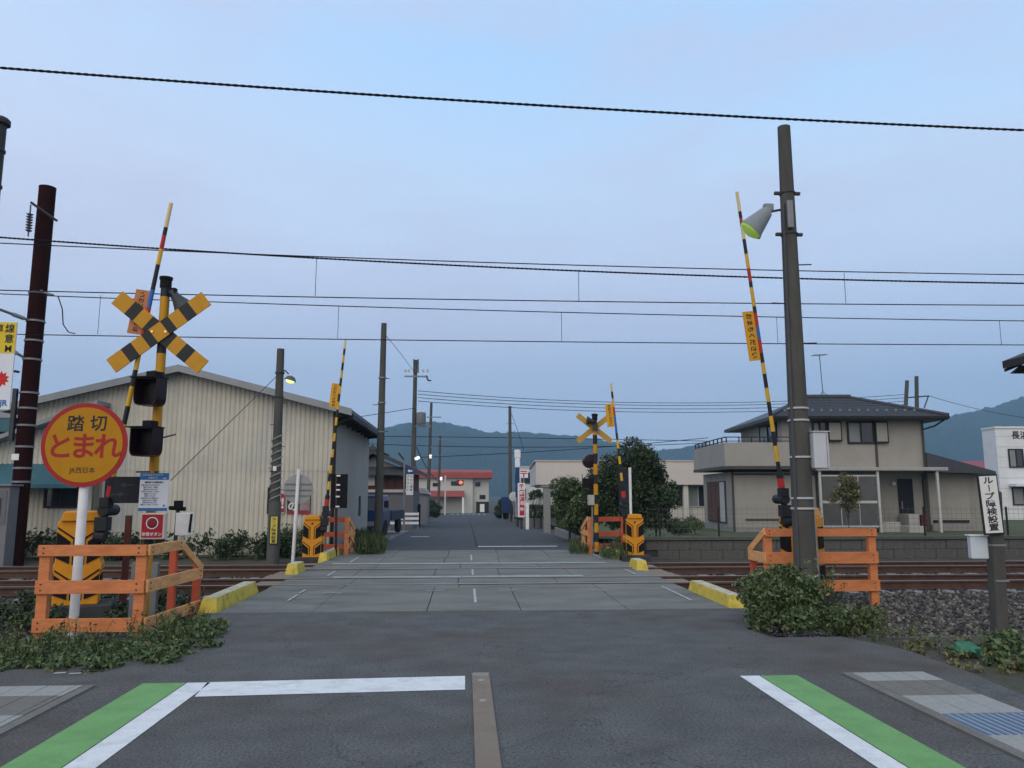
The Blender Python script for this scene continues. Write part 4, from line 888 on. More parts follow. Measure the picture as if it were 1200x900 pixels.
q = DY(593,612,60); mbx = E('blue_post', 'small dark blue stand at the foot of the bare pole', 'stand', (q.x,60,zf(60))); MB().box(-.35,.35,-.2,.2,.7,1.9).build('panel', mat('stand_blue', (.02,.04,.12), .6), mbx); [MB().box(-.03,.03,-.03,.03,-.1,.7).build('leg', M_STEEL, mbx, (s*.28,0,0)) for s in (-1,1)]
# convex mirror
q = DY(602,582,58); cm = E('convex_mirror', 'round white road mirror behind the bare utility pole', 'mirror', (q.x,58,zf(58))); MB().tube((0,0,-.2),(0,0,2.6),.05).build('pole', M_STEEL, cm); MB().lathe([(.001,-.05),(.3,-.03),(.36,.02),(.33,.03)], 24, M=Matrix.Translation((0,-.08,ZA(582,58)-zf(58)))@Matrix.Rotation(pi/2,4,'X')).build('disc', mat('mirror_pale', (.5,.52,.54), .3), cm, smooth=True)
# far red signal lamp
q = DY(540,565.5,100); tl_ = E('signal_lamp', 'glowing red signal lamp hanging before the red roofed building', 'signal', (DY(521.5,600,100).x,100,zf(100)))
zl = q.z-zf(100); dx = q.x-tl_.location.x
MB().tube((0,0,-.2),(0,0,zl+.9),.10).build('pole', mat('pole_white', (.5,.5,.48), .6), tl_); MB().path([(0,0,zl+.4),(dx,0,zl+.35)], .05).build('arm', M_STEEL, tl_)
MB().lathe([(.001,0),(.22,.02),(.25,.1),(.2,.3)], 16, M=Matrix.Translation((dx,-.25,zl))@Matrix.Rotation(-pi/2,4,'X')).build('red_light', mat('lit_red', (.9,.2,.1), .4, emit=(255,110,80), estr=1.0), tl_, smooth=True)
MB().box(dx-.55,dx+.35,-.1,.15,zl-.32,zl+.32).build('housing', M_DSTEEL, tl_, bevel=.05)

# ================================================================== WIRES
def bez(pts, n=30):
    xs_ = np.array([p[0] for p in pts], float); c = np.polyfit(xs_, [p[1] for p in pts], min(2, len(pts)-1))
    u = np.linspace(xs_.min(), xs_.max(), n); return [(a, float(np.polyval(c, a))) for a in u]
def wire(label, pts, y, r, twist=False, n=30, grp='overhead wires', name='overhead_wire', y1=None):
    uv = bez(pts, n); P = [DY(u,v,y+((y1-y)*i/(len(uv)-1) if y1 else 0)) for i,(u,v) in enumerate(uv)]; c = P[0].copy(); P = [p-c for p in P]
    mb = MB()
    if not twist: mb.path(P, r, 6)
    else:
        Lt = (P[-1]-P[0]).length; m = int(Lt/.03); X = np.linspace(0,1,m); xs_ = np.linspace(0,1,len(P)); A_ = np.array([[q.x,q.y,q.z] for q in P])
        Q = np.stack([np.interp(X, xs_, A_[:,i]) for i in range(3)],1); ph = X*Lt/.24*2*pi
        for off in (0, pi):
            S_ = Q + np.stack([np.zeros(m), np.cos(ph+off)*r*.38, np.sin(ph+off)*r*.38],1); mb.path([Vector(s) for s in S_], r*.66, 5)
    o = mb.build(name, mat('wire_black', (.010,.010,.011), .8, spec=.1), loc=c, smooth=False); tag(o, label, 'wire', grp); return o
wire('thick twisted cable crossing the open sky highest of all wires', [(-80,73),(600,121.5),(1280,156)], 11.5, .022, True)
wire('thick twisted feeder cable hanging from the mast insulator', [(-80,274),(33,278),(600,315),(1280,333)], 19.9, .026, True)
wire('thin messenger wire just above the thick feeder cable', [(-80,281),(600,308.5),(1280,323)], 15.0, .011)
wire('contact wire held by droppers under the upper messenger wire', [(-80,338),(600,352),(1280,358)], 15.0, .011)
wire('messenger wire of the track beside the retaining wall', [(-80,341),(600,364.5),(1280,377)], 17.95, .012)
wire('lowest contact wire running over the far track', [(-80,390),(600,400),(1280,404.5)], 17.95, .012)
for (u,va,vb,y,lb_) in ((371,303,347,15,1),(678,316,352.5,15,1),(989,320,355.5,15,1),(118,346,391.5,17.95,2),(397,357.5,396.5,17.95,2),(658,366,400.5,17.95,2),(910,371,402.5,17.95,2),(1171,375,404,17.95,2)):
    a_, b_ = DY(u,va,y), DY(u-(va-vb)*0,vb,y); b_.x = a_.x
    o = MB().tube((0,0,0),a_-b_,.006,n=5).build('dropper_wire', mat('wire_black', (.02,.02,.02)), loc=b_); tag(o, 'short dropper tying the upper messenger to its contact wire' if lb_ == 1 else 'short dropper tying the lower messenger to the lowest contact wire', 'wire', 'droppers of the upper pair' if lb_ == 1 else 'droppers of the lower pair')
far_w = [((490,458),(760,472),(1063,462)),((490,462),(760,475),(1063,466)),((490,466),(760,479),(1063,470)),((490,470),(760,483),(1063,474)),]
for i, w in enumerate(far_w): wire('thin distant power line strung from the transformer pole to the twin pole', w, 52, .022, y1=62, grp='distant power lines', name='power_line')
for i, w in enumerate((((405,511),(600,513),(830,517)),((405,519),(600,524),(830,519)),((490,536),(600,531),(830,513)))): wire('thin line sagging in front of the wooded hills', w, 66, .03, grp='lines before the hills', name='power_line')
wire('service cable drooping from the transformer pole down the street', ((488,524),(500,548),(516,566)), 60, .035, name='power_line', y1=100)
wire('cable slanting from the slim pole to the transformer pole', ((451,392),(470,415),(486,437)), 26, .012, name='power_line', y1=52)
wire('cable running from the slim pole past the warehouse eave', ((360,497),(410,490),(487,478)), 40, .02, name='power_line', y1=52)
wire('guy cable descending from the bare utility pole', ((598,482),(605,500),(614,528)), 62, .02, name='power_line')
wire('thin line running off the twin pole toward the hills', ((1089,464),(1140,478),(1220,492)), 62, .02, name='power_line')

# ================================================================== BUILDINGS
M_PANE = glass('window_pane', (38,46,54)); M_FRAME_D = mat('frame_dark', (.02,.018,.018), .5, .1, 6); M_CURT = mat('curtain_pane', (.20,.215,.22), .25, .1, 2)
def window(par, x0, x1, z0, z1, y, fr=M_FRAME_D, pane=M_PANE, n=2, fw=.05, rot=None, loc=(0,0,0), curt=False):
    mb = MB().box(x0,x1,y-.05,y+.02,z0,z0+fw).box(x0,x1,y-.05,y+.02,z1-fw,z1).box(x0,x0+fw,y-.05,y+.02,z0+fw,z1-fw).box(x1-fw,x1,y-.05,y+.02,z0+fw,z1-fw)
    for k in range(1,n): xm = x0+(x1-x0)*k/n; mb.box(xm-fw/2,xm+fw/2,y-.055,y+.01,z0+fw,z1-fw)
    f = mb.build('window', fr, par, loc, rot or (0,0,0))
    for k in range(n): MB().box(x0+(x1-x0)*k/n+fw*.5,x0+(x1-x0)*(k+1)/n-fw*.5,y-.015,y-.005,z0+fw,z1-fw).build('pane', (M_CURT if (curt and k != n-1) else pane), f)
    return f
# ---------------------------------------------------------------- corrugated warehouse
def corr_mat():
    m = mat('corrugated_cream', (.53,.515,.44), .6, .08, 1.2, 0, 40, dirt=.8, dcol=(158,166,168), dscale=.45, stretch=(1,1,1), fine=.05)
    t = m.node_tree; n = t.nodes.new; l = t.links.new; b = t.nodes['Principled BSDF']; src = b.inputs['Base Color'].links[0].from_socket
    c = n('ShaderNodeTexCoord'); mpp = n('ShaderNodeMapping'); mpp.inputs['Scale'].default_value = (9,9,.35); l(c.outputs['Object'], mpp.inputs[0])
    z = n('ShaderNodeTexNoise'); z.inputs['Scale'].default_value = 1; z.inputs['Detail'].default_value = 4; l(mpp.outputs[0], z.inputs[0])
    r = n('ShaderNodeMapRange'); r.inputs[1].default_value = .35; r.inputs[2].default_value = .75; r.inputs[3].default_value = 0; r.inputs[4].default_value = .16; l(z.outputs[0], r.inputs[0])
    mx = n('ShaderNodeMix'); mx.data_type = 'RGBA'; mx.inputs[7].default_value = lin((108,96,78)); l(r.outputs[0], mx.inputs[0]); l(src, mx.inputs[6]); l(mx.outputs[2], b.inputs['Base Color']); return m
M_CORR = corr_mat()
yW = 22.6
wl, wr = DY(66,560,yW).x, DY(390,560,yW).x; wm = DY(215,440,yW).x; ze = ZA(481,yW,390); zr = ZA(436,yW,215)
wh = E('warehouse', 'cream corrugated warehouse with a gable roof and grey side wall', 'building', (wr,yW,-.2))
yE = 30.8; half = wr-wm
wl = wm-half
def roofz(x): return zr-(zr-ze)*abs(x-wm)/half
def corrugate(name, x0, x1, topf, z0, par, origin, y, pitch=.135, dep=.028, m=M_CORR):
    mb = MB(); n = int((x1-x0)/pitch); xs_ = []
    for k in range(n+1):
        b = x0+k*pitch
        for dx, dy in ((0,0),(.035,-dep),(.08,-dep),(.115,0)):
            if b+dx <= x1: xs_.append((b+dx, dy))
    for i,(x,dy) in enumerate(xs_): mb.v += [(x-origin[0], y+dy-origin[1], z0-origin[2]), (x-origin[0], y+dy-origin[1], topf(x)-origin[2])]
    for i in range(len(xs_)-1): mb.f.append((2*i,2*i+2,2*i+3,2*i+1)); mb.m.append(0)
    return mb.build(name, m, par)
Ow = (wr,yW,-.2)
corrugate('lower_cladding', wl, wr, lambda x: min(2.35, roofz(x)+.02), -.3, wh, Ow, yW)
corrugate('upper_cladding', wl, wr, lambda x: roofz(x)+.02, 2.28, wh, Ow, yW-.012)
Lx = lambda x: x-wr
MB().box(Lx(wl),Lx(wr)-.01,.05,.2,-.1,ze+.2).build('wall_core', mat('core', (.2,.19,.16), .9), wh)
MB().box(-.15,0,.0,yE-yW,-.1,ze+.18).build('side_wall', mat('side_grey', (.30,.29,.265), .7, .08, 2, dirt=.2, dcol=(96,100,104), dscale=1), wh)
MB().box(-.03,.05,-.05,.02,-.1,ze+.16).build('corner_trim', mat('trim_dark', (.05,.048,.045), .6), wh)
M_ROOFG = mat('roof_grey', (.125,.135,.145), .6, .1, 3); M_ROOFE = mat('roof_edge', (.25,.27,.29), .55, .1, 3)
ov = .42; oh = .55
for s, mm in ((1,0),(-1,0)):
    xe_ = wm+s*(half+oh); zee = roofz(xe_)
    MB().prism([(Lx(wm),zr+.2+.02),(Lx(xe_),zee+.2+.02),(Lx(xe_),zee+.2+.12),(Lx(wm),zr+.2+.12)], -ov, yE-yW+.4).build('roof_slope', M_ROOFG, wh)
    MB().prism([(Lx(wm),zr+.2-.05),(Lx(xe_),zee+.2-.05),(Lx(xe_),zee+.2+.15),(Lx(wm),zr+.2+.15)], -ov-.03, -ov-.003).build('barge_board', M_ROOFE, wh)
for k in range(8):
    y = .3+k*1.05; MB().prism([(0,ze-.10),(.5,ze-.05),(.5,ze+.08),(0,ze+.02)], y, y+.07).build('rafter', mat('rafter_dark', (.04,.04,.042), .7), wh)
MB().box(.48,.58,-.3,yE-yW+.3,ze-.06,ze+.05).build('gutter', M_FRAME_D, wh)
MB().tube((.04,-.05,-.1),(.04,-.05,ze-.3),.04,n=8).build('downpipe', M_FRAME_D, wh); MB().path([(.04,-.05,ze-.3),(.2,-.1,ze-.15),(.48,-.2,ze-.05)], .04).build('downpipe', M_FRAME_D, wh)
# dark grille on side wall
MB().box(.002,.03,1.6,2.0,1.05,1.75).build('meter_grille', M_FRAME_D, wh, (0,4.0,0))
# posters on the gable wall
def poster(label, u0, v0, u1, v1, words, bg, fg, extra=None):
    a, b = DY(u0,v1,yW-.06), DY(u1,v0,yW-.06); w = b.x-a.x; h = b.z-a.z
    o = E('poster', label, 'poster', ((a.x+b.x)/2,yW-.06,a.z)); MB().box(-w/2,w/2,-.006,.006,0,h).build('sheet', bg, o)
    words(o, w, h); return o
M_PW = mat('print_white', (.6,.6,.6), .6)
def pA(o,w,h):
    for i, c in enumerate('とくなが'): text(c, .17, M_PW, o, (0,-.008,h-.11-i*.175), bold=.03)
poster('narrow black poster with white characters on the warehouse wall', 312.5,571,325,602, pA, M_BLK, M_PW)
def pB(o,w,h):
    MB().box(-w*.4,w*.45,-.009,-.0065,h*.05,h*.75).build('red_field', mat('poster_red', (.35,.03,.05), .6), o); text('!', .4, M_PW, o, (0,-.012,h*.4), bold=.03)
poster('narrow red and white poster beside the spiral guarded pole', 328,571,334.5,602, pB, mat('poster_grey', (.42,.42,.42), .6), None)
def pC(o,w,h):
    MB().box(0.02,w*.46,-.009,-.0065,h*.12,h*.95).build('photo_field', mat('poster_photo', (.30,.22,.22), .6, .3, 6), o); MB().box(-w*.5,w*.5,-.0095,-.0065,0,h*.1).build('red_strip', mat('poster_red', (.35,.03,.05)), o)
    for i, c in enumerate('スの'): text(c, .30, M_PW, o, (-w*.25,-.012,h*.72-i*.33), bold=.04)
poster('wide dark poster with a pale picture behind the round sign back', 336,571,365,602, pC, mat('poster_teal', (.02,.05,.06), .6), None)
# ---------------------------------------------------------------- annex with teal awning
yA = 22.2
a0, a1 = DY(-75,560,yA).x, DY(112,560,yA).x
an = E('annex', 'cream shed with a sloping roof and teal awning beside the warehouse', 'building', (a1,yA,-.2)); Oa = (a1,yA,-.2)
zl_, zh_ = ZA(546,yA,-75), ZA(478,yA,112)
corrugate('front_wall', a0, a1, lambda x: zl_+(zh_-zl_)*(x-a0)/(a1-a0), -.3, an, Oa, yA)
MB().box(a0-a1,-.01,.05,.3,-.1,zl_+.1).build('wall_core', MATS['core'], an)
MB().prism([(a0-a1-.3,zl_+.2-.1),(.1,zh_+.2+.05),(.1,zh_+.2+.17),(a0-a1-.3,zl_+.2+.02)], -.45, .35).build('roof', M_ROOFE, an)
za, zb_ = ZA(568,yA,50)+.2, ZA(544,yA,50)+.2
M_TEAL = mat('teal_sheet', (.045,.125,.155), .55, .1, 3, dirt=.2, dcol=(60,80,85))
MB().prism([(-.9,za),(-.0,zb_+.02),(-.0,zb_-.05),(-.9,za-.04)], a0-a1, -.05, 'x').build('awning', M_TEAL, an)
MB().box(a0-a1,-.05,-.91,-.89,za-.10,za).build('awning_valance', M_TEAL, an)
w0, w1 = DY(54,580,yA).x-a1, DY(93,580,yA).x-a1; window(an, w0, w1, ZA(595,yA,70)+.2, ZA(567,yA,70)+.2, -.05, n=2)
for k in range(3): MB().box(w0,w1,-.12,-.105,ZA(595-7*(k+1),yA,70)+.19,ZA(595-7*(k+1),yA,70)+.205).build('window_bar', M_FRAME_D, an)
# long shed behind
yB = 27
b0, b1x = DY(-90,500,yB).x, DY(100,500,yB).x
bs = E('shed', 'long low shed roof with teal panels behind the annex', 'building', (b1x,yB,-.2))
MB().box(b0-b1x,0,0,5,-.1,ZA(500,yB,30)+.2).build('wall', mat('shed_grey', (.17,.18,.18), .7), bs); MB().box(b0-b1x-.2,.2,-.4,5.4,ZA(491,yB,30)+.2,ZA(482.5,yB,30)+.2).build('roof', M_ROOFE, bs)
MB().prism([(-.38,ZA(507,yB,20)+.2),(-.38,ZA(491,yB,20)+.2),(-.02,ZA(491,yB,20)+.2),(-.02,ZA(500,yB,20)+.2)], b0-b1x, DY(22,500,yB).x-b1x, 'x').build('teal_panel', M_TEAL, bs)

# ---------------------------------------------------------------- two storey house (camera-aligned plan)
Dh = 34.0
hx0, _ = CL(860,600,Dh)
ho = E('house', 'two storey beige house with dark hip roof and corner balcony', 'house', tuple(V2W(hx0,Dh,-.05)), -YAW)
def h(u, v, d): l_, z = CL(u,v,d); return l_-hx0, z+.05
M_STUCCO = mat('stucco', (.30,.29,.265), .9, .06, 1.5, .3, 60, dirt=.18, dcol=(112,104,94), dscale=1.2, fine=.06)
M_TRIM = mat('house_trim', (.06,.056,.052), .6, .1, 5)
M_TILE = mat('roof_tile', (.052,.058,.068), .5, .12, 6)
zb1 = h(860,553,Dh)[1]        # top of first floor left block
x2 = h(955,560,Dh)[0]; xR = h(1082,500,34.6)[0]
MB().box(0, x2, 0, 5.2, .25, zb1).build('ground_floor_wall', M_STUCCO, ho)
MB().box(-.02, x2, -.02, 5.2, -.1, .25).build('foundation', M_CONC, ho)
MB().box(-.04,.04,-.04,.04,0,zb1).build('corner_pipe', M_TRIM, ho)
for zz_ in (zb1-.02,): MB().box(-.05,x2,-.05,0,zz_-.12,zz_-.04).build('trim_band', M_TRIM, ho)
MB().box(.5,x2-.1,-.04,0,h(0,610,Dh)[1],h(0,608,Dh)[1]).build('trim_band', M_TRIM, ho)
# shutters on side wall facing the street (x = 0 face)
sh = MB().box(-.06,-.01,1.1,4.3,.35,2.25).build('shutter_frame', M_TRIM, ho)
for k in range(4): MB().box(-.085,-.061,1.15+.02+.76*k if k else 1.95,1.15+.76*(k+1)-.02,.42,2.2).build('shutter', mat('shutter_brown', (.085,.045,.035), .6, .1, 6, stretch=(1,8,1)), sh)
MB().box(-.085,-.061,1.18,1.9,.42,2.2).build('pane', mat('pale_pane', (.42,.43,.44), .3, .05, 2), sh)
# balcony
bzA, bzB = h(0,546,33.3)[1], h(849,518.5,33.3)[1]
bx0 = h(849,530,33.3)[0]
MB().box(bx0, x2-.3, -.7, 5.0, bzA, bzB).build('balcony', M_STUCCO, ho); MB().box(bx0-.03, x2-.3, -.73, 5.0, bzA-.14, bzA-.002).build('balcony_band', M_TRIM, ho)
ral = MB(); zt_ = h(849,511.5,33.3)[1]
ral.box(bx0+.05,x2-.3,-.64,-.60,zt_-.04,zt_).box(bx0+.05,bx0+.09,-.60,4.9,zt_-.04,zt_).box(bx0+.05,x2-.3,-.64,-.60,bzB+.05,bzB+.08).box(bx0+.05,bx0+.09,-.60,4.9,bzB+.05,bzB+.08).build('railing', M_FRAME_D, ho)
for x in np.arange(bx0+.1, x2-.3, .55): MB().box(x,x+.04,-.645,-.597,bzB,zt_-.005).build('baluster', M_FRAME_D, ho)
for y in np.arange(-.1, 4.9, .7): MB().box(bx0+.045,bx0+.095,y,y+.04,bzB,zt_-.005).build('baluster', M_FRAME_D, ho)
# upper storey
xu = h(916,500,34.6)[0]; zE = h(1000,490,34.3)[1]; zF = h(0,548,34.6)[1]
MB().box(xu, xR, .6, 6.8, zF-.2, zE).build('upper_wall', M_STUCCO, ho)
for u in (1025,): MB().box(h(u,500,34.6)[0]-.05,h(u,500,34.6)[0]+.05,.56,.6,zF,zE).build('trim_strip', M_TRIM, ho)
MB().box(xu+.95,xu+1.05,.56,.6,zF,zE).build('trim_strip', M_TRIM, ho)
MB().tube((xR-.1,.5,0),(xR-.1,.5,zE),.05,n=8).build('downpipe', M_TRIM, ho)
def hw(u0,u1,v0,v1,su): 
    a, zb2 = h(u0,v1,34.6); b, zt2 = h(u1,v0,34.6); window(ho, a, b, zb2, zt2, .56, n=2, curt=True, fw=.07)
    c = h(su,v0,34.6)[0]; sbx = MB().box(b,c,.42,.6,zb2+.02,zt2).build('shutter_box', M_FRAME_D, ho); MB().box(b+.05,c-.06,.40,.419,zb2+.09,zt2-.07).build('panel', M_STUCCO, sbx)
hw(993,1023,494,520,1038); hw(952,968,494,518,984)
# window on the upper side wall
window(ho, -3.6, -1.2, h(0,521,36)[1]-.1, h(0,497,36)[1], 0, n=2, loc=(xu-.03,0,0), rot=(0,0,-pi/2), curt=True)
# hip roof
ex0, ex1, ey0, ey1 = xu-.7, xR+.75, -.15, 7.5
zRd = h(960,466,37.6)[1]; ry0 = 3.6; rx0, rx1 = h(942,466,37.6)[0], h(994,466,37.6)[0]
rf = MB().add([(ex0,ey0,zE+.05),(ex1,ey0,zE+.05),(ex1,ey1,zE+.05),(ex0,ey1,zE+.05),(rx0,ry0,zRd),(rx1,ry0,zRd),(ex0,ey0,zE-.1),(ex1,ey0,zE-.1),(ex1,ey1,zE-.1),(ex0,ey1,zE-.1)],
    [(0,1,5,4),(1,2,5),(2,3,4,5),(3,0,4),(6,7,1,0),(7,8,2,1),(8,9,3,2),(9,6,0,3),(9,8,7,6)]).build('roof', M_TILE, ho)
# tile courses as raised lips
nrow = 11; lips = MB()
for k in range(nrow):
    t = k/nrow
    a = Vector((ex0,ey0,zE+.05)).lerp(Vector((rx0,ry0,zRd)), t); b = Vector((ex1,ey0,zE+.05)).lerp(Vector((rx1,ry0,zRd)), t)
    x = a.x
    lips.add([(a.x,a.y-.02,a.z),(b.x,b.y-.02,b.z),(b.x,b.y-.02,b.z+.03),(a.x,a.y-.02,a.z+.03),(b.x,b.y+.28,b.z+.03+.012),(a.x,a.y+.28,a.z+.03+.012)], [(0,1,2,3),(3,2,4,5)])
    c = Vector((ex1,ey1,zE+.05)).lerp(Vector((rx1,ry0,zRd)), t)
    lips.add([(b.x+.02,b.y,b.z),(c.x+.02,c.y,c.z),(c.x+.02,c.y,c.z+.03),(b.x+.02,b.y,b.z+.03)], [(0,1,2,3)])
lips.build('tile_courses', M_TILE, rf)['kind'] = 'stuff'
gp = None
for x in np.arange(xu+.2, xR-.3, .42):
    t = .22; y = ey0+(ry0-ey0)*t; z = zE+.05+(zRd-zE-.05)*t
    if gp is None: gp = MB().prism([(-.06,0),(.06,0),(.04,.10),(-.04,.10)], -.02,.02).build('snow_guard', mat('guard_grey', (.16,.17,.19), .5), rf, (x,y,z+.03))
    else: copy_to(gp, (x,y,z+.03))
MB().path([(rx0-.1,ry0,zRd+.04),(rx1+.1,ry0,zRd+.04)], .12, 8).build('ridge_tiles', M_TILE, rf)
MB().path([(rx1,ry0,zRd+.02),(ex1,ey0,zE+.1)], .09, 7).build('hip_tiles', M_TILE, rf); MB().path([(rx0,ry0,zRd+.02),(ex0,ey0,zE+.1)], .09, 7).build('hip_tiles', M_TILE, rf)
MB().box(ex0,ex1,ey0-.12,ey0-.005,zE-.06,zE+.05).build('gutter', M_FRAME_D, ho); MB().path([(ex1-.1,ey0,zE-.05),(ex1-.4,.3,zE-.35),(xR-.1,.45,zE-.5)], .04).build('gutter_pipe', M_FRAME_D, ho)
# porch
px0, px1 = h(956,550,33.4)[0], h(1110,550,33.4)[0]; pz = h(0,550,33.4)[1]
MB().box(px0,px1,-.7,1.2,pz-.06,pz+.09).build('porch_canopy', mat('canopy_grey', (.30,.30,.295), .6, .08, 3), ho, bevel=.02)
M_ALU = mat('alu_frame', (.42,.42,.41), .5, .08, 5)
for u in (961,1029,1099): x = h(u,580,33.5)[0]; MB().box(x-.05,x+.05,-.6,-.5,-.1,pz-.06).build('porch_post', M_ALU, ho)
xs0, xs1 = h(963,580,33.5)[0], h(1027,580,33.5)[0]
sc_ = MB().box(xs0,xs1,-.57,-.53,.25,.33).box(xs0,xs1,-.57,-.53,1.27,1.38).box(xs0,xs1,-.57,-.53,pz-.3,pz-.24).build('screen', M_ALU, ho)
for k in range(3): 
    a = xs0+(xs1-xs0)*k/3; b = xs0+(xs1-xs0)*(k+1)/3
    for (za,zb2) in ((.33,1.27),(1.38,pz-.3)): MB().box(a+.02,b-.02,-.56,-.545,za,zb2).build('screen_panel', mat('screen_smoke', (.085,.088,.088), .3, .15, 2), sc_)
    if k: MB().box(a-.018,a+.018,-.565,-.535,.33,pz-.3).build('screen_bar', M_ALU, sc_)
MB().box(px0+.1, xR+3.0, 1.3, 5.0, -.1, pz-.06).build('rear_wall', M_STUCCO, ho)
xd0, xd1 = h(1053,590,35.3)[0], h(1070,590,35.3)[0]
dr = MB().box(xd0,xd1,1.22,1.29,.18,2.35).build('door', mat('door_black', (.014,.015,.02), .4, .1, 5), ho); MB().box(xd0+.08,xd0+.12,1.17,1.22,1.0,1.35).build('handle', M_STEEL, dr)
x = h(1083,580,35.2)[0]; MB().box(x,x+.22,1.2,1.29,.1,pz-.1).build('dark_panel', M_TRIM, ho)
MB().lathe([(.03,-.08),(.09,-.05),(.10,.05),(.03,.1)], 12).build('porch_lamp', M_WHITE, ho, (h(1047,567,35.2)[0],1.2,h(1047,567,35.2)[1]))
for (u0,u1,v,y0) in ((1034,1058,612,-.2),(1058,1078,616,-.9),(1073,1086,603,.2)):
    a, zt2 = h(u0,v,33.6); b, _ = h(u1,v,33.6); MB().box(a,b,y0,y0+.9,-.1,max(zt2,.2)).build('step', mat('step_stone', (.33,.33,.31), .85, .12, 4), ho, bevel=.02)
a, zt2 = h(1087,604,33.6); MB().box(a,a+.3,.1,.4,-.1,zt2).build('red_box', mat('box_maroon', (.08,.025,.025), .6), ho)
# right wing
wx1 = h(1140,580,35)[0]; wz = h(1140,553,34.6)[1]
MB().prism([(xR-.1,wz),(wx1+.7,wz-.1),(wx1+.7,wz+.02),(xR-.1,wz+.85)], .3, 6).build('wing_roof', M_TILE, ho); MB().box(xR+3.01,wx1,1.3,5.5,-.1,wz).build('wing_wall', M_STUCCO, ho)
MB().box(xR+.4,wx1,1.2,1.29,.0,.3).build('wing_plinth', M_CONC, ho); MB().box(xR+.5,wx1-.1,1.24,1.29,.38,.5).build('wing_vent', M_FRAME_D, ho)
# TV antenna
q = V2W(*(CL(965,466,36)[0],36), CL(965,466,36)[1]-.12); ta = E('tv_antenna', 'thin television antenna on the hip roof ridge', 'antenna', tuple(q)); zt2 = CL(963,416,36)[1]-q.z
MB().tube((0,0,-.1),(-.08,0,zt2),.018,n=6).build('mast', M_DSTEEL, ta); MB().path([(-.45,0,zt2-.03),(.30,0,zt2+.02)], .014, 5).build('boom', M_DSTEEL, ta)
for k in range(7): x = -.42+k*.11; MB().tube((x,-.22,zt2-.03+k*.007),(x,.22,zt2-.03+k*.007),.01,n=5).build('element', M_DSTEEL, ta)
for s in (-1,1): MB().path([(s*.3,0,-.05),(s*.12,0,.3),(0,0,.42)], .014, 5).build('stay', M_DSTEEL, ta)
# ---------------------------------------------------------------- retaining wall, lawn, mesh fence (road frame)
yR_ = 20.9
M_RW = mat('retaining_block', (.095,.096,.09), .9, .25, 1.5, .5, 25, dirt=.85, dcol=(38,39,36), dscale=1.3, fine=.25)
rw = E('retaining_wall', 'low stained concrete block wall along the track below the house', 'wall', (4.9,yR_,-.3))
ztp = ZA(629,yR_,900)+.3
MB().box(.0,40,.04,.3,-.1,ztp-.08).build('wall_core', mat('block_joint', (.05,.05,.047), .95), rw)
protos = [MB().box(.004,.596,0,.2,.003,.247).build('block', M_RW, rw, (0,0,0), bevel=.008)]
first = True
for r in range(int((ztp-.08)/.25)+1):
    for k in range(40):
        x = k*.6+(.3 if r % 2 else 0)
        if first: first = False; continue
        copy_to(protos[0], (x, random.uniform(-.012,.012), r*.25+ (ztp-.10)-1.0*math.ceil((ztp-.08)/.25)*.25))
MB().box(-.05,40,-.05,.34,ztp-.08,ztp).build('coping', mat('coping', (.085,.09,.08), .9, .12, 4, .3, 30, dirt=.5, dcol=(60,66,54)), rw)
mb = MB(); lw = [(yR_+.2,.40),(24,.22),(28,.02),(33,-.02),(60,-.3),(90,-1.0)]
for (y,z) in lw: mb.v += [(4.9,y,z),(70,y,z)]
for j in range(len(lw)-1): mb.f.append((2*j,2*j+1,2*j+3,2*j+2)); mb.m.append(0)
S(mb.build('lawn', mat('lawn_grass', (.075,.088,.040), .95, .25, 2, .6, 30, dirt=.5, dcol=(92,88,66), dscale=.8, fine=.3)), 'worn lawn behind the retaining wall')
mf = E('mesh_fence', 'thin wire mesh fence on the retaining wall before the house', 'fence', (5.0,yR_+.25,ztp-.3))
zf_ = ZA(594,yR_,1000)-(ztp-.3)
for u in (773,842,1083,1180): x = DY(u,610,yR_+.25).x-5; MB().box(x-.02,x+.02,-.02,.02,-.1,zf_).build('post', M_FRAME_D, mf)
wm_ = MB()
for k in range(6): wm_.box(0,20,-.003,.003,zf_*(k+.6)/6.1,zf_*(k+.6)/6.1+.006)
for x in np.arange(0,20,.14): wm_.box(x,x+.004,-.0065,-.003,.05,zf_)
wm_.build('mesh', mat('fence_wire', (.10,.105,.10), .6), mf)['kind'] = 'stuff'
# ---------------------------------------------------------------- post office (beige flat roof)
Dp = 49
p0 = CL(628,560,Dp)[0]
pb_ = E('post_office', 'long flat roofed building with a beige fascia behind the trees', 'building', tuple(V2W(p0,Dp,-.6)), -YAW)
def pz_(u,v,d=Dp): l_, z = CL(u,v,d); return l_-p0, z+.6
xe_ = pz_(850,560)[0]; zt2 = pz_(0,541)[1]; zb2 = pz_(0,568)[1]
MB().box(0,xe_,0,16,zb2,zt2).build('fascia', mat('fascia_beige', (.54,.50,.47), .8, .05, 1, dirt=.1, dcol=(150,135,120)), pb_); MB().box(-.1,xe_+.1,-.05,16,zt2+.002,zt2+.1).build('coping', mat('coping_pale', (.42,.39,.36), .7), pb_)
MB().box(.4,xe_,.8,15,-.3,zb2-.002).build('wall', mat('po_wall', (.52,.50,.47), .8, .06, 2), pb_)
for (u0,u1) in ((783,800),(807,829),(660,690),(700,725),(735,760)): a, za2 = pz_(u0,594,Dp+.8); b, zq2 = pz_(u1,569,Dp+.8); window(pb_, a, b, za2, zq2, .78, fr=M_ALU, n=2, curt=True)
for u in (803.5,831): a = pz_(u,580,Dp+.3)[0]; MB().box(a-.15,a+.15,.2,.5,-.3,zb2-.002).build('column', MATS['po_wall'], pb_)
tp_ = MB().box(-.0,.0,0,0,0,0) ; q0, q1 = pz_(609,560), pz_(618,552)
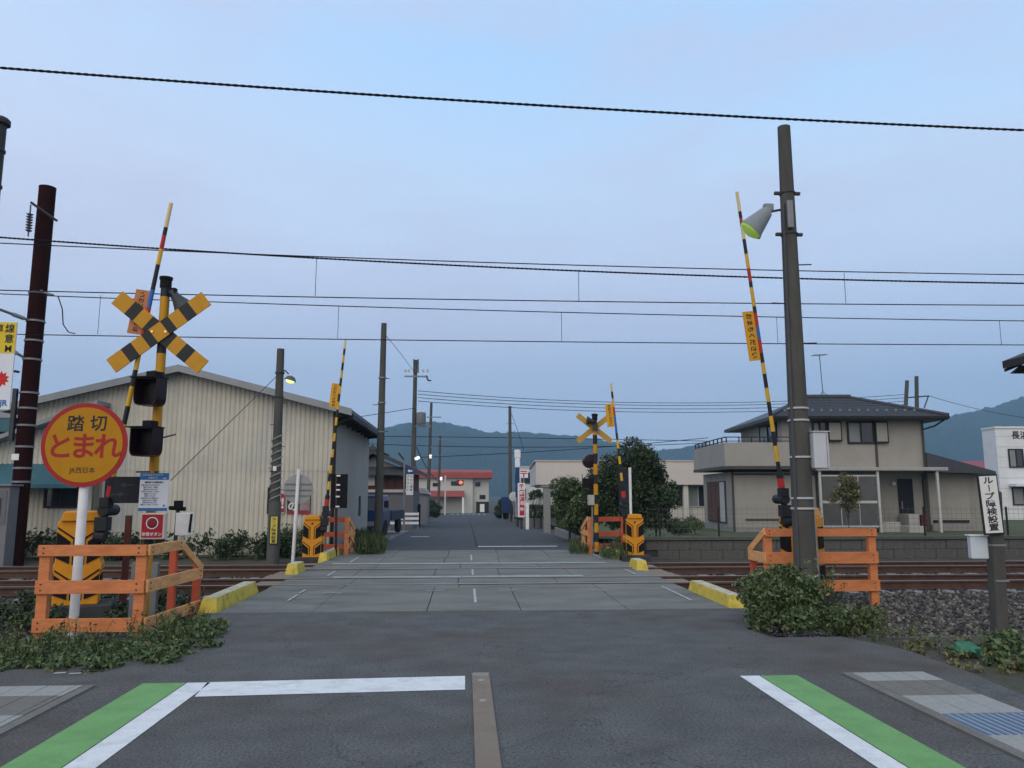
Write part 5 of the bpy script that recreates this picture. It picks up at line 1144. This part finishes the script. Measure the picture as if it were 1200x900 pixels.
so = E('postal_mark_sign', 'white plate with red postal mark beside the beige fascia', 'sign', tuple(DV(613.8,560,46.5)), -YAW); MB().box(-.25,.25,-.04,.04,.0,.46).build('panel', mat('pylon_white', (.68,.70,.74)), so)
MB().box(-.2,.2,-.046,-.041,.36,.42).box(-.2,.2,-.046,-.041,.24,.30).box(-.035,.035,-.046,-.041,.03,.24).build('postal_mark', mat('postal_red', (.45,.02,.03)), so); MB().tube((0,.05,-2.3),(0,.05,0),.05).build('pole', M_STEEL, so)
# white block further along
Dw = 78; p1 = CL(605,560,Dw)[0]; wb = E('white_building', 'small white building with dark windows beyond the post office signs', 'building', tuple(V2W(p1,Dw,-.9)), -YAW)
zt2 = CL(605,548,Dw)[1]+.9; wx = CL(640,560,Dw)[0]-p1; MB().box(0,wx,0,12,-.3,zt2).build('wall', mat('far_white', (.50,.53,.56), .7, .06, 2), wb)
MB().box(-.01,wx,-.06,12,zt2,zt2+.15).build('parapet', mat('far_white2', (.42,.45,.48), .7), wb)
for zq2 in (zt2-1.6, zt2-3.2): window(wb, -8, -5, zq2, zq2+1.1, 0, n=2, rot=(0,0,-pi/2), loc=(-.03,0,0)); window(wb, .5, 1.5, zq2, zq2+1.1, -.03, n=1)
# gate pillar, white wall and planting at the post office entrance
q = DY(641,626,37); gp_ = E('gate_pillar', 'grey concrete gate pillar with flat cap by the dark railing', 'pillar', (q.x,37,zf(37)-.05)); zq2 = ZA(570,37)-zf(37); MB().box(-.16,.16,-.16,.16,-.1,zq2).build('pillar', M_CONC, gp_, bevel=.02); MB().box(-.28,.22,-.22,.22,zq2,zq2+.09).build('cap', M_CONC, gp_, bevel=.01)
q = DY(634,600,46.6); ww = E('garden_wall', 'white garden wall behind the clipped hedge at the entrance', 'wall', (q.x,46.6,zf(46)-.1)); MB().box(-.9,1.3,0,.15,0,ZA(570,46.6)-zf(46)).build('wall', mat('garden_white', (.55,.56,.55), .8), ww); MB().box(-1.1,1.3,-.6,-.3,-.1,.75).build('planter', M_CONC, ww, bevel=.02)
# dark railing along the right verge
q = DY(663,610,31); dr_ = E('dark_railing', 'dark metal panel railing beside the trees', 'fence', (q.x-.0,31,zf(31)-.05)); 
for k in range(9): MB().box(-.01,.01,-.35,.35,.35,1.45).build('panel', mat('railing_dark', (.025,.03,.032), .5), dr_, (0,-3.0+k*.72,0))
MB().box(-.08,.08,-3.5,3.3,-.2,.33).build('footing', M_CONC, dr_, bevel=.01)
# ---------------------------------------------------------------- red roofed building at the end
yD = 122
q0 = DY(498,600,yD); rb = E('red_roof_building', 'cream two storey building with a red roof closing the street', 'building', (q0.x,yD,zf(yD)-.05)); zo = zf(yD)-.05
def rz_(u,v): q = DY(u,v,yD); return q.x-q0.x, q.z-zo
xL_, _ = rz_(470,570); xM, _ = rz_(554,570); xE_, zt2 = rz_(573,560)
M_CREAM = mat('cream_wall', (.47,.46,.42), .8, .05, .6, dirt=.15, dcol=(150,146,134), dscale=.4); M_REDR = mat('red_roof', (.30,.075,.065), .7, .08, .8)
MB().box(xL_,xM,0,9,-.1,zt2).build('wall', M_CREAM, rb); MB().box(xM+.01,xE_,.8,9,-.1,zt2).build('wall', M_CREAM, rb)
zr2 = rz_(0,553)[1]; MB().prism([(-.6,zt2-.05),(5,zr2+.6),(10,zt2-.05)], xL_-.5, xE_+.6, 'x').build('roof', M_REDR, rb); MB().box(xL_-.5,xE_+.6,-.62,-.55,zt2-.05,zr2+.02).build('roof_fascia', M_REDR, rb)
a, za2 = rz_(515,598); b, zq2 = rz_(542,579); MB().box(a,b,-.02,.05,0,zq2).build('garage_shutter', mat('shutter_grey', (.30,.29,.25), .6, .05, 2, stretch=(1,1,6)), rb)
a2, z3 = rz_(497,580); b2_, z4 = rz_(544,576.5); MB().prism([(-2,z3-.1),(0,z4+.2),(0,z3),(-2,z3-.3)], a2, b2_, 'x').build('red_canopy', M_REDR, rb); MB().box(b-.05,b+.25,-1.9,-1.6,0,z3-.2).build('canopy_post', M_WHITE, rb)
for (u0,v0,u1,v1) in ((528.5,564,541.5,569),(557,565,563,570),(562,580,569,585),(507,566,516,570)): a, za2 = rz_(u0,v1); b, zq2 = rz_(u1,v0); window(rb, a, b, za2, zq2, -.03 if u0 < 550 else .77, n=2, fw=.12)
a, za2 = rz_(558,600); b, zq2 = rz_(573,588); MB().box(a,b,.6,.78,0,zq2).build('dark_entrance', M_FRAME_D, rb); MB().box(a+.6,a+1.3,.5,.59,0.2,zq2*.8).build('vending_machine', M_WHITE, rb)
# ---------------------------------------------------------------- dark timber house + lock-up, blue truck
yT = 44
q0 = DY(425,600,yT); th = E('timber_house', 'old dark timber house with tiled gable and grey lower wall', 'house', (q0.x,yT,zf(yT)-.05)); zo = zf(yT)-.05
def tz(u,v): q = DY(u,v,yT); return q.x-q0.x, q.z-zo
M_TIM = mat('dark_timber', (.085,.032,.025), .7, .2, 4, stretch=(6,1,1)); M_PLAS = mat('plaster_grey', (.22,.22,.215), .85, .08, 2)
x0_, x1_ = tz(405,600)[0], tz(484,600)[0]
MB().box(x0_,x1_,0,6,-.1,tz(0,575)[1]).build('lower_wall', mat('lower_grey', (.125,.125,.135), .8, .08, 1.5), th); MB().box(x0_,x1_,-.15,0,tz(0,577)[1],tz(0,573.5)[1]).build('pale_band', mat('band_pale2', (.40,.41,.41), .7), th)
MB().box(x0_,x1_-.05,.02,6,tz(0,575)[1]+.002,tz(0,553)[1]).build('upper_wall', M_TIM, th)
for k in range(7): x = x0_+.6+k*.42; MB().box(x,x+.05,-.03,.015,tz(0,571)[1],tz(0,557)[1]).build('lattice_bar', M_FRAME_D, th)
a, za2 = tz(431,569); b, zq2 = tz(439.5,556); MB().box(a,b,-.06,-.035,za2,zq2).build('paper_screen', mat('paper', (.45,.45,.43), .7), th)
MB().prism([(-.7,tz(0,555)[1]),(0,tz(0,546)[1]),(0,tz(0,549)[1]),(-.7,tz(0,556.5)[1])], x0_-.2, x1_+.2, 'x').build('tile_awning', M_TILE, th)
pk = tz(438,532); el = tz(402,552); er = tz(494,557)
MB().prism([(el[0]+.3,tz(0,553)[1]),(er[0]-.5,tz(0,553)[1]),(pk[0],pk[1]-.15)], .05, 5.5).build('gable_wall', M_PLAS, th)
for s, e1 in ((1,er),(-1,el)): MB().prism([pk,(e1[0],e1[1]),(e1[0],e1[1]+.22),(pk[0],pk[1]+.25)], -.6, 6.2).build('roof', M_TILE, th)
MB().prism([(pk[0]-.35,pk[1]+.2),(pk[0]+.35,pk[1]+.2),(pk[0],pk[1]+.5)], -.65, 6.2).build('ridge', M_TILE, th)
MB().prism([(pk[0]+.6,pk[1]-.75),(er[0]-.7,er[1]-.1),(er[0]-.7,er[1]-.25),(pk[0]+.6,pk[1]-.9)], .0, .04).build('gable_beam', M_PLAS, th)
q = DY(492,590,56); lk = E('grey_lockup', 'small grey metal lock-up behind the arrow sign', 'shed', (q.x,56,zf(56)-.05)); MB().box(-.8,.55,0,3,0,ZA(575,56)-zf(56)).build('wall', mat('lockup', (.17,.18,.19), .6, .06, 2), lk); MB().prism([(-.95,ZA(575,56)-zf(56)),(.7,ZA(577,56)-zf(56)-.1),(.3,ZA(573,56)-zf(56)+.1),(-.8,ZA(573,56)-zf(56)+.1)], -.2, 3.2).build('roof', M_ROOFE, lk)
q = DY(489.5,610,52); o = MB().box(-.08,.08,-.08,.08,-.2,1.35).build('bollard', M_MBLK, loc=(DY(491,612,48).x,48,zf(48)), bevel=.02); tag(o, 'dark post beside the grey lock-up', 'bollard')
cn = E('traffic_cone', 'orange traffic cone by the roadside before the lock-up', 'cone', (DY(498,612,60).x,60,zf(60))); MB().lathe([(.20,.05),(.04,.75),(.02,.78)], 14).build('cone', mat('cone_orange', (.6,.12,.05), .5), cn, smooth=True); MB().box(-.25,.25,-.25,.25,-.03,.05).build('base', MATS['cone_orange'], cn, bevel=.02)
gr = E('guard_rail', 'low white guard rail in front of the timber house', 'guard rail', (DY(472,610,42).x,42,zf(42)))
for z in (.28,.52,.76): MB().box(-.75,.85,-.03,.03,z,z+.13).build('rail', M_WHITE, gr)
for x in (-.7,.05,.8): MB().box(x-.04,x+.04,.032,.1,-.2,.9).build('post', M_STEEL, gr)
yK = 35; tk = E('blue_truck', 'small blue flatbed truck parked behind the slim pole', 'truck', (DY(436,620,yK).x,yK,zf(yK)+.0), radians(-8))
M_TB = mat('truck_blue', (.012,.035,.12), .3, .05, 4, spec=.6)
MB().prism([(-.75,.35),(.75,.35),(.75,1.05),(.62,1.75),(-.62,1.75),(-.75,1.05)], -1.1, .3).build('cab', M_TB, tk, bevel=.06)
MB().prism([(-.62,1.08),(.62,1.08),(.52,1.62),(-.52,1.62)], -1.115,-1.102).build('windscreen', mat('windscreen', (.10,.13,.15), .1), tk)
MB().box(-.72,.72,-1.16,-1.1,.42,.62).build('bumper', mat('bumper', (.20,.21,.22), .5), tk)
for s in (-1,1): MB().box(s*.58-.1,s*.58+.1,-1.13,-1.101,.72,.88).build('headlight', M_WHITE, tk); MB().box(min(s*.8,s*.98),max(s*.8,s*.98),-1.15,-1.05,1.2,1.5).build('mirror', M_FRAME_D, tk)
MB().box(-.8,.8,.38,2.9,.62,1.05).build('bed', mat('truck_bed', (.03,.045,.075), .6), tk, bevel=.02)
for s in (-1,1):
    for y in (-.6,2.1):
        w_ = MB().lathe([(.14,-.09),(.33,-.09),(.35,-.05),(.35,.05),(.33,.09),(.14,.09)], 18, M=Matrix.Rotation(pi/2,4,'Y')).build('wheel', mat('tyre', (.015,.015,.016), .85), tk, (s*.68,y,.35), smooth=True); MB().lathe([(.14,-.07),(.14,.07)], 14, M=Matrix.Rotation(pi/2,4,'Y')).build('rim', M_STEEL, w_)
S(sheet('forecourt', [(-7.5,27,zf(27)-.02),(-2.86,27,zf(27)-.01),(-2.86,41,zf(41)-.01),(-10,41,zf(41)-.02)], mat('forecourt', (.16,.16,.155), .9, .15, 1, .3, 30, dirt=.4, dcol=(80,80,74)), .0), 'pale concrete forecourt by the truck')
# ---------------------------------------------------------------- white building with sign, red roof house (right)
Dw = 56; p1 = CL(1171,560,Dw)[0]; wb = E('white_office', 'white building with black lettering beside the loop detector sign', 'building', tuple(V2W(p1,Dw,-.5)), -YAW)
def wz_(u,v): l_, z = CL(u,v,Dw); return l_-p1, z+.5
zt2 = wz_(0,502)[1]; xx = wz_(1300,500)[0]
M_OW = mat('office_white', (.62,.64,.66), .7, .05, 1.5, dirt=.12, dcol=(150,155,160), dscale=1)
MB().box(0,xx,0,1.6,-.3,zt2).build('wall', M_OW, wb); MB().box(-.06,xx,-.08,1.6,zt2,zt2+.14).build('parapet', M_OW, wb)
for k in range(8): MB().box(.02,xx,-.012,-.001,zt2-.6-k*.75,zt2-.58-k*.75).build('panel_joint', mat('joint_grey', (.35,.37,.40), .7), wb)
for i, c in enumerate('長浜'): text(c, .62, M_BLK, wb, (wz_(1190,509)[0]+i*.62,-.02,wz_(0,510)[1]), bold=.02)
for (u0,u1,v0,v1) in ((1182.5,1198,526,548),(1187,1212,571,592),(1206,1222,526,548)): a, za2 = wz_(u0,v1); b, zq2 = wz_(u1,v0); window(wb, a, b, za2, zq2, -.04, n=2, fw=.08, curt=True)
MB().box(.6,xx,-.9,-.0,wz_(0,570)[1],wz_(0,567)[1]).build('ledge', M_OW, wb)
Dr = 68; p1 = CL(1100,560,Dr)[0]; rh = E('red_roof_house', 'low house with dull red roof behind the detector sign', 'house', tuple(V2W(p1,Dr,-.5)), -YAW); zt2 = CL(0,547,Dr)[1]+.5; zr2 = CL(0,538,Dr)[1]+.5; xx = CL(1185,560,Dr)[0]-p1
MB().box(0,xx,.4,8,-.3,zt2).build('wall', M_CREAM, rh); MB().prism([(-.1,zt2-.1),(4,zr2),(8.5,zt2-.1)], -.4, xx+.4, 'x').build('roof', mat('dull_red_roof', (.26,.07,.085), .7), rh)
for u in (1140,1158): a = CL(u,560,Dr)[0]-p1; window(rh, a, a+1.1, zt2-1.6, zt2-.5, .38, n=2)
# eave of the shelter that reaches into the frame on the right
ys_ = 13.0; q = DY(1175,430,ys_); es = E('roof_shelter', 'dark tiled shelter roof corner jutting in beside the tracks', 'shelter', (q.x,ys_,-.3))
zt2 = q.z+.3
MB().prism([(0,zt2-.03),(3.5,zt2+1.35),(3.5,zt2+1.47),(0,zt2+.10)], -4.2, 0.0).build('roof', mat('shelter_roof', (.03,.028,.028), .6), es); MB().prism([(.12,zt2-.12),(3.4,zt2-.10),(3.4,zt2+.02),(.30,zt2+.02)], -.1, .0).build('tie_beam', mat('shelter_beam', (.03,.02,.018), .7), es)
for k in range(5): MB().prism([(.02,zt2-.09),(3.4,zt2+1.25),(3.4,zt2+1.31),(.02,zt2-.035)], -.06-k*.8, .0-k*.8-.003).build('rafter', MATS['shelter_beam'], es)
for y in (-.2,-3.4): MB().box(1.9,2.05,y,y+.15,-.2,zt2-.1).build('post', MATS['shelter_beam'], es)
# ================================================================== VEGETATION
def soft_patch(name, label, cells, size, m, per, cat='weeds', kind='stuff', blade=None, up=.5):
    pts_ = blob_pts(cells, per, .15); pts_ = pts_[pts_[:,2] > -.28]
    o = leaves(name, pts_, size, m, up=up); tag(o, label, cat, kind=kind); return o
def outline_cells(uvs, h0, h1, r, n, seed, z=0.):
    g = random.Random(seed); out_ = []
    for _ in range(n):
        (u0,v0,u1,v1) = g.choice(uvs); u, v = g.uniform(u0,u1), g.uniform(v0,v1); p = G(u,v,z); hh = g.uniform(h0,h1)
        out_.append((p.x,p.y,p.z+hh*.3, r*g.uniform(.7,1.3), r*g.uniform(.7,1.3), hh*.7))
    return out_
cells = outline_cells([(-60,752,235,764),(-60,760,215,778),(-60,768,170,786),(195,738,240,752)], .05, .14, .18, 120, 3, -.12) + outline_cells([(-60,776,160,788),(150,762,215,776),(205,742,248,760),(225,732,256,744)], .04, .13, .15, 70, 6, 0.)
o = soft_patch('weeds', 'leafy weeds spilling over the asphalt below the orange fence corner', cells, .055, M_LEAF, 1000)
cells = outline_cells([(20,700,230,728),(-60,715,60,735)], .1, .32, .22, 34, 4, -.1)
soft_patch('weeds', 'low dark weeds inside the orange fence around the sign pole', cells, .07, M_LEAFD, 420)
# grass blades along same edge
def blades(name, label, areas, n, hgt, m, z=0.):
    P = []
    for (u0,v0,u1,v1) in areas:
        for _ in range(n): p = G(random.uniform(u0,u1), random.uniform(v0,v1), z); P.append((p.x,p.y,p.z))
    o = leaves(name, P, hgt, m, blade=True, aspect=.035, jit=.7); tag(o, label, 'grass', kind='stuff')
blades('grass', 'thin grass blades at the asphalt edge by the kerb near the stop sign', [(185,730,240,748),(0,760,225,775)], 420, .15, M_LEAF, -.1)
blades('grass', 'tall rough grass at the foot of the slim pole', [(418,641,450,650),(412,634,445,641)], 1100, .34, M_LEAF, .0)
blades('grass', 'rough grass between the second crossbuck and its fence', [(668,640,690,650),(705,648,740,656)], 500, .25, M_LEAF, .0)
def sprigs(name, label, areas, n, h0, h1, m, z=0., size=.05, par=None, pts=None):
    P = []; st = MB(); g = random.Random(len(label))
    for i in range(n):
        if pts is None: (u0,v0,u1,v1) = g.choice(areas); b = G(g.uniform(u0,u1), g.uniform(v0,v1), z)
        else: b = Vector(pts(g))
        hh = g.uniform(h0,h1); d = Vector((g.uniform(-.45,.45), g.uniform(-.45,.45), 1)).normalized(); c = Vector((g.uniform(-.2,.2), g.uniform(-.2,.2), 0))
        cv_ = [b + d*hh*t + c*hh*t*t for t in (0,.35,.7,1)]; st.path(cv_, [.004,.0035,.003,.0015], 4)
        for k in range(int(hh/.02)):
            t = g.uniform(.25,1); p = b + d*hh*t + c*hh*t*t; P.append((p.x+g.gauss(0,.022), p.y+g.gauss(0,.022), p.z+g.gauss(0,.012)))
    o = leaves(name, P, size, m, par, aspect=.36); s2 = st.build('stems', mat('green_stem', (.07,.085,.035), .8), o)
    if par is None: tag(o, label, 'weeds', kind='stuff')
    else: o['kind'] = 'stuff'
    s2['kind'] = 'stuff'
    return o
sprigs('weeds', 'thin upright shoots among the weeds below the orange fence corner', [(0,750,235,765),(150,740,240,760),(-20,765,150,785)], 130, .12, .34, M_LEAFL, -.05)
sprigs('weeds', 'thin shoots poking through the ballast edge by the green bag', [(1020,742,1080,758),(1070,752,1180,775)], 45, .10, .26, M_LEAFL, -.12)
sprigs('weeds', 'stray shoots rising from the ivy along the warehouse', [(30,640,340,652)], 60, .3, .7, M_LEAF, 0., .09)
# bush at the lamp pole
sbp = G(936,739); bu = E('bush', 'dense green bush swallowing the foot of the concrete lamp pole', 'bush', tuple(sbp))
cl = clumps((.05,.55,.32), (.50,.45,.36), 34, .22, 5) + [(-.38,.2,.12,.22,.2,.16),(.35,.1,.12,.25,.2,.16),(0,.0,.12,.3,.2,.16),(.6,.3,.12,.25,.2,.18)]
pp = blob_pts(cl, 1500, .3); pp = pp[pp[:,2] > -.05]; sp2 = blob_pts(clumps((.05,.5,.34), (.66,.55,.46), 40, .09, 15), 700, .1); sp2 = sp2[sp2[:,2] > -.05]; leaves('foliage', np.concatenate([pp,sp2]), .056, M_LEAF, bu)
sprigs('shoots', 'shoots', None, 46, .22, .5, M_LEAFL, par=bu, pts=lambda g: (g.uniform(-.45,.6), g.uniform(.15,.7), g.uniform(.1,.42)), size=.055)
mb = MB(); g = random.Random(2)
for q in cl[:16]: mb.path([(g.uniform(-.1,.1),.5+g.uniform(-.1,.1),-.1),(q[0]*.6,.5+(q[1]-.5)*.6,q[2]*.5),q[:3]], [.012,.009,.004], 4)
mb.build('stems', MATS['bark'], bu)
bu2 = E('bush', 'low straggling shrub between the big bush and the ballast', 'bush', tuple(G(1025,745,-.1))); cl = clumps((0,.3,.12), (.55,.3,.16), 14, .17, 8); pp = blob_pts(cl, 650, .2); pp = pp[pp[:,2] > -.12]; leaves('foliage', pp, .05, M_LEAFL, bu2)
cells = outline_cells([(1060,752,1140,770),(1110,765,1200,790)], .04, .14, .14, 22, 9, -.1); soft_patch('weeds', 'dry brownish weeds along the asphalt edge by the green bag', cells, .05, M_LEAFO, 260)
cells = outline_cells([(1165,752,1230,785)], .12, .30, .18, 14, 10, -.12); soft_patch('weeds', 'green weeds around the foot of the loop detector sign post', cells, .075, M_LEAF, 500)
# green plastic bag
mb = MB(); n = 18
bmv = []
g = random.Random(4)
for i in range(9):
    ph = pi*i/8
    for k in range(n): t = 2*pi*k/n; r = 1+.22*sin(3*t+ph*4)+g.uniform(-.14,.14); bmv.append((.16*r*sin(ph)*cos(t), .11*r*sin(ph)*sin(t), .06+.075*cos(ph)*(1+g.uniform(-.1,.3))))
mb.add(bmv, [(i*n+k, i*n+(k+1)%n, (i+1)*n+(k+1)%n, (i+1)*n+k) for i in range(8) for k in range(n)])
o = mb.build('plastic_bag', mat('green_plastic', (.04,.16,.10), .35, .15, 12), loc=tuple(G(1131,768,-.1)), smooth=True); tag(o, 'crumpled green plastic bag lying in the weeds', 'bag')
# broken timber/stone at ballast foot
o = MB().box(-.5,.5,-.07,.07,-.04,.04).build('fallen_board', M_CONC, loc=tuple(G(985,722,-.22)), rot=(0,0,radians(118)), bevel=.01); tag(o, 'grey fallen concrete strip on the ballast behind the low shrub', 'board')
# ivy along warehouse
g = random.Random(12); cells = []
for _ in range(90): x = g.uniform(-20,-4.6); cells.append((x, 21.6+g.uniform(-.4,.5), g.uniform(.0,.45), .35, .3, .35))
soft_patch('ivy', 'dark ivy and weeds growing along the foot of the warehouse wall', cells, .11, M_LEAFD, 210, 'ivy')
cells = [( -4.55+g.uniform(-.5,.4), 22.6+g.uniform(-.8,1.5), g.uniform(.05,.55), .28,.3,.3) for _ in range(16)]
soft_patch('weeds', 'bushy weeds beside the far orange fence and slim pole', cells, .08, M_LEAF, 300)
cells = [( 4.6+g.uniform(-.3,1.3), 21.9+g.uniform(-.6,1.2), g.uniform(.0,.3), .28,.3,.25) for _ in range(16)]
soft_patch('weeds', 'weeds around the second crossbuck post', cells, .08, M_LEAF, 260)
# trees behind crossing
q = DY(741,620,26.5); tree('evergreen_tree', 'dense dark evergreen tree behind the far gate', (q.x,26.5,-.1), ZA(517,26.5)+.1, (1.5,1.25,1.5), 110, .44, 560, .09, M_LEAFD, 21, .10, zc=.53)
q = DY(768,625,27); tree('evergreen_tree', 'rounded dark evergreen shrub on the lawn side of the far gate', (q.x,27,.0), 2.2, (.6,.6,.85), 26, .32, 560, .09, M_LEAFD, 22, .06, zc=.55)
q = DY(683,620,27.5); tree('leafy_tree', 'lighter green bushy tree beside the dark railing', (q.x,27.5,-.2), ZA(541,27.5)+.2, (.95,.9,1.1), 56, .38, 520, .095, M_LEAF, 23, .07, zc=.52)
q = DY(664,620,29); tree('leafy_tree', 'brownish green shrub leaning over the dark railing', (q.x+.1,29.0,-.2), ZA(560,29)+.2, (.42,.6,.7), 22, .28, 520, .09, M_LEAFO, 24, .05, zc=.6)
q = DV(995,618,31.5); tree('young_tree', 'young thin olive tree in front of the porch screen', (q.x,q.y,0), CL(995,551,31.5)[1], (.65,.5,.85), 30, .26, 330, .075, M_LEAFO, 25, .03, zc=.66, shell=.2)
for i, (u,v,y,hh,r,lab) in enumerate(((795,612,27.5,.9,.5,'low green garden shrub at the lawn edge'),(815,610,31,.8,.45,'small garden shrub by the shuttered side wall'))): 
    q = DY(u,v,y); tree('garden_shrub', lab, (q.x,y,.0), hh, (r,r,.3), 14, .22, 420, .08, M_LEAF, 30+i, .02, cat='shrub', zc=.5)
for i, (u,y,lab) in enumerate(((510,84,'clipped dark roadside shrub beyond the lock-up'),(500,72,'low hedge shrub near the traffic cone'),(591,70,'dark shrub behind the blue stand'))): 
    q = DY(u,600,y); tree('roadside_shrub', lab, (q.x,y,zf(y)-.05), 1.9, (.8,.8,.8), 22, .42, 260, .16, M_LEAFD, 40+i, .05, cat='shrub', zc=.5)
q = DY(638,600,45); hd = E('hedge', 'clipped green hedge before the white garden wall', 'hedge', (q.x,45,zf(45)-.05)); P = rng.uniform((-1.1,-.3,.6),(1.2,.3,1.35),(2600,3)); leaves('foliage', P, .12, M_LEAFD, hd)
for k in range(3): q = DY(626+k*8,580,45.6); tree('pruned_pine', 'dark pruned garden pine against the white wall', (q.x,45.6,zf(45)), 2.2, (.5,.3,.35), 8, .2, 300, .09, M_LEAFD, 50+k, .04, group='pruned pines by the garden wall', zc=.85)
# ================================================================== HILLS AND HAZE
DH = 1500.
ctrl = [(-500,540),(-200,520),(60,515),(250,512),(380,516),(440,508),(454,504),(480,499),(512,497),(534,500),(570,508),(603,507),(632,510),(670,512),(710,520),(760,533),(790,532),(815,527),(900,520),(1000,512),(1085,496),(1130,488),(1165,481),(1200,470),(1300,455),(1500,470),(1900,520)]
cu, cv = [c[0] for c in ctrl], [c[1] for c in ctrl]
from mathutils import noise as mn
cols = np.linspace(-500,1900,700); rows = 26; mb = MB()
for i, u in enumerate(cols):
    v = float(np.interp(u, cu, cv))
    for j in range(rows):
        t = j/(rows-1); d = 900+ (DH-900)*t if j < rows-4 else DH + (j-rows+4)*120
        base = DV(u, v, DH); s = math.sin(min(1,t*1.08)*pi/2)**1.3
        if j >= rows-3: s *= .8
        lat = CL(u,v,DH)[0]*(d/DH)*1.0; ztop = base.z
        p = V2W(lat, d)
        n1 = mn.fractal(Vector((p.x/160,p.y/160,0)), 1.0, 2.0, 4)*18*(t*(1-t)*3)
        n2 = mn.noise(Vector((p.x/11,p.y/11,3)))*4.2 + mn.noise(Vector((p.x/5,p.y/5,7)))*2.2
        mb.v.append((p.x, p.y, -4+(ztop+4)*s+n1+n2*min(1,t*2)-2))
for i in range(len(cols)-1):
    for j in range(rows-1): a = i*rows+j; mb.f.append((a,a+rows,a+rows+1,a+1)); mb.m.append(0)
S(mb.build('hills', mat('forest_hills', (.022,.032,.027), .95, .35, .02, 0, 40, dirt=.5, dcol=(26,34,26), dscale=.06, stretch=(1,1,1)), fix=False), 'wooded hills closing the horizon')
hz = MB().box(-2900,2900,-80,2100,-14,330).build('haze', mat('haze_surface', (.5,.5,.5))); hz['kind'] = 'stuff'
hm = bpy.data.materials.new('haze_air'); hm.use_nodes = True; hm.node_tree.nodes.clear(); ho_ = hm.node_tree.nodes.new('ShaderNodeOutputMaterial'); pv_ = hm.node_tree.nodes.new('ShaderNodeVolumePrincipled')
pv_.inputs['Color'].default_value = (.44,.76,1,1); pv_.inputs['Density'].default_value = .00046; pv_.inputs['Anisotropy'].default_value = .1
hm.node_tree.links.new(pv_.outputs[0], ho_.inputs['Volume']); hz.data.materials.clear(); hz.data.materials.append(hm); tag(hz, 'thin blue evening haze over the valley', 'haze')
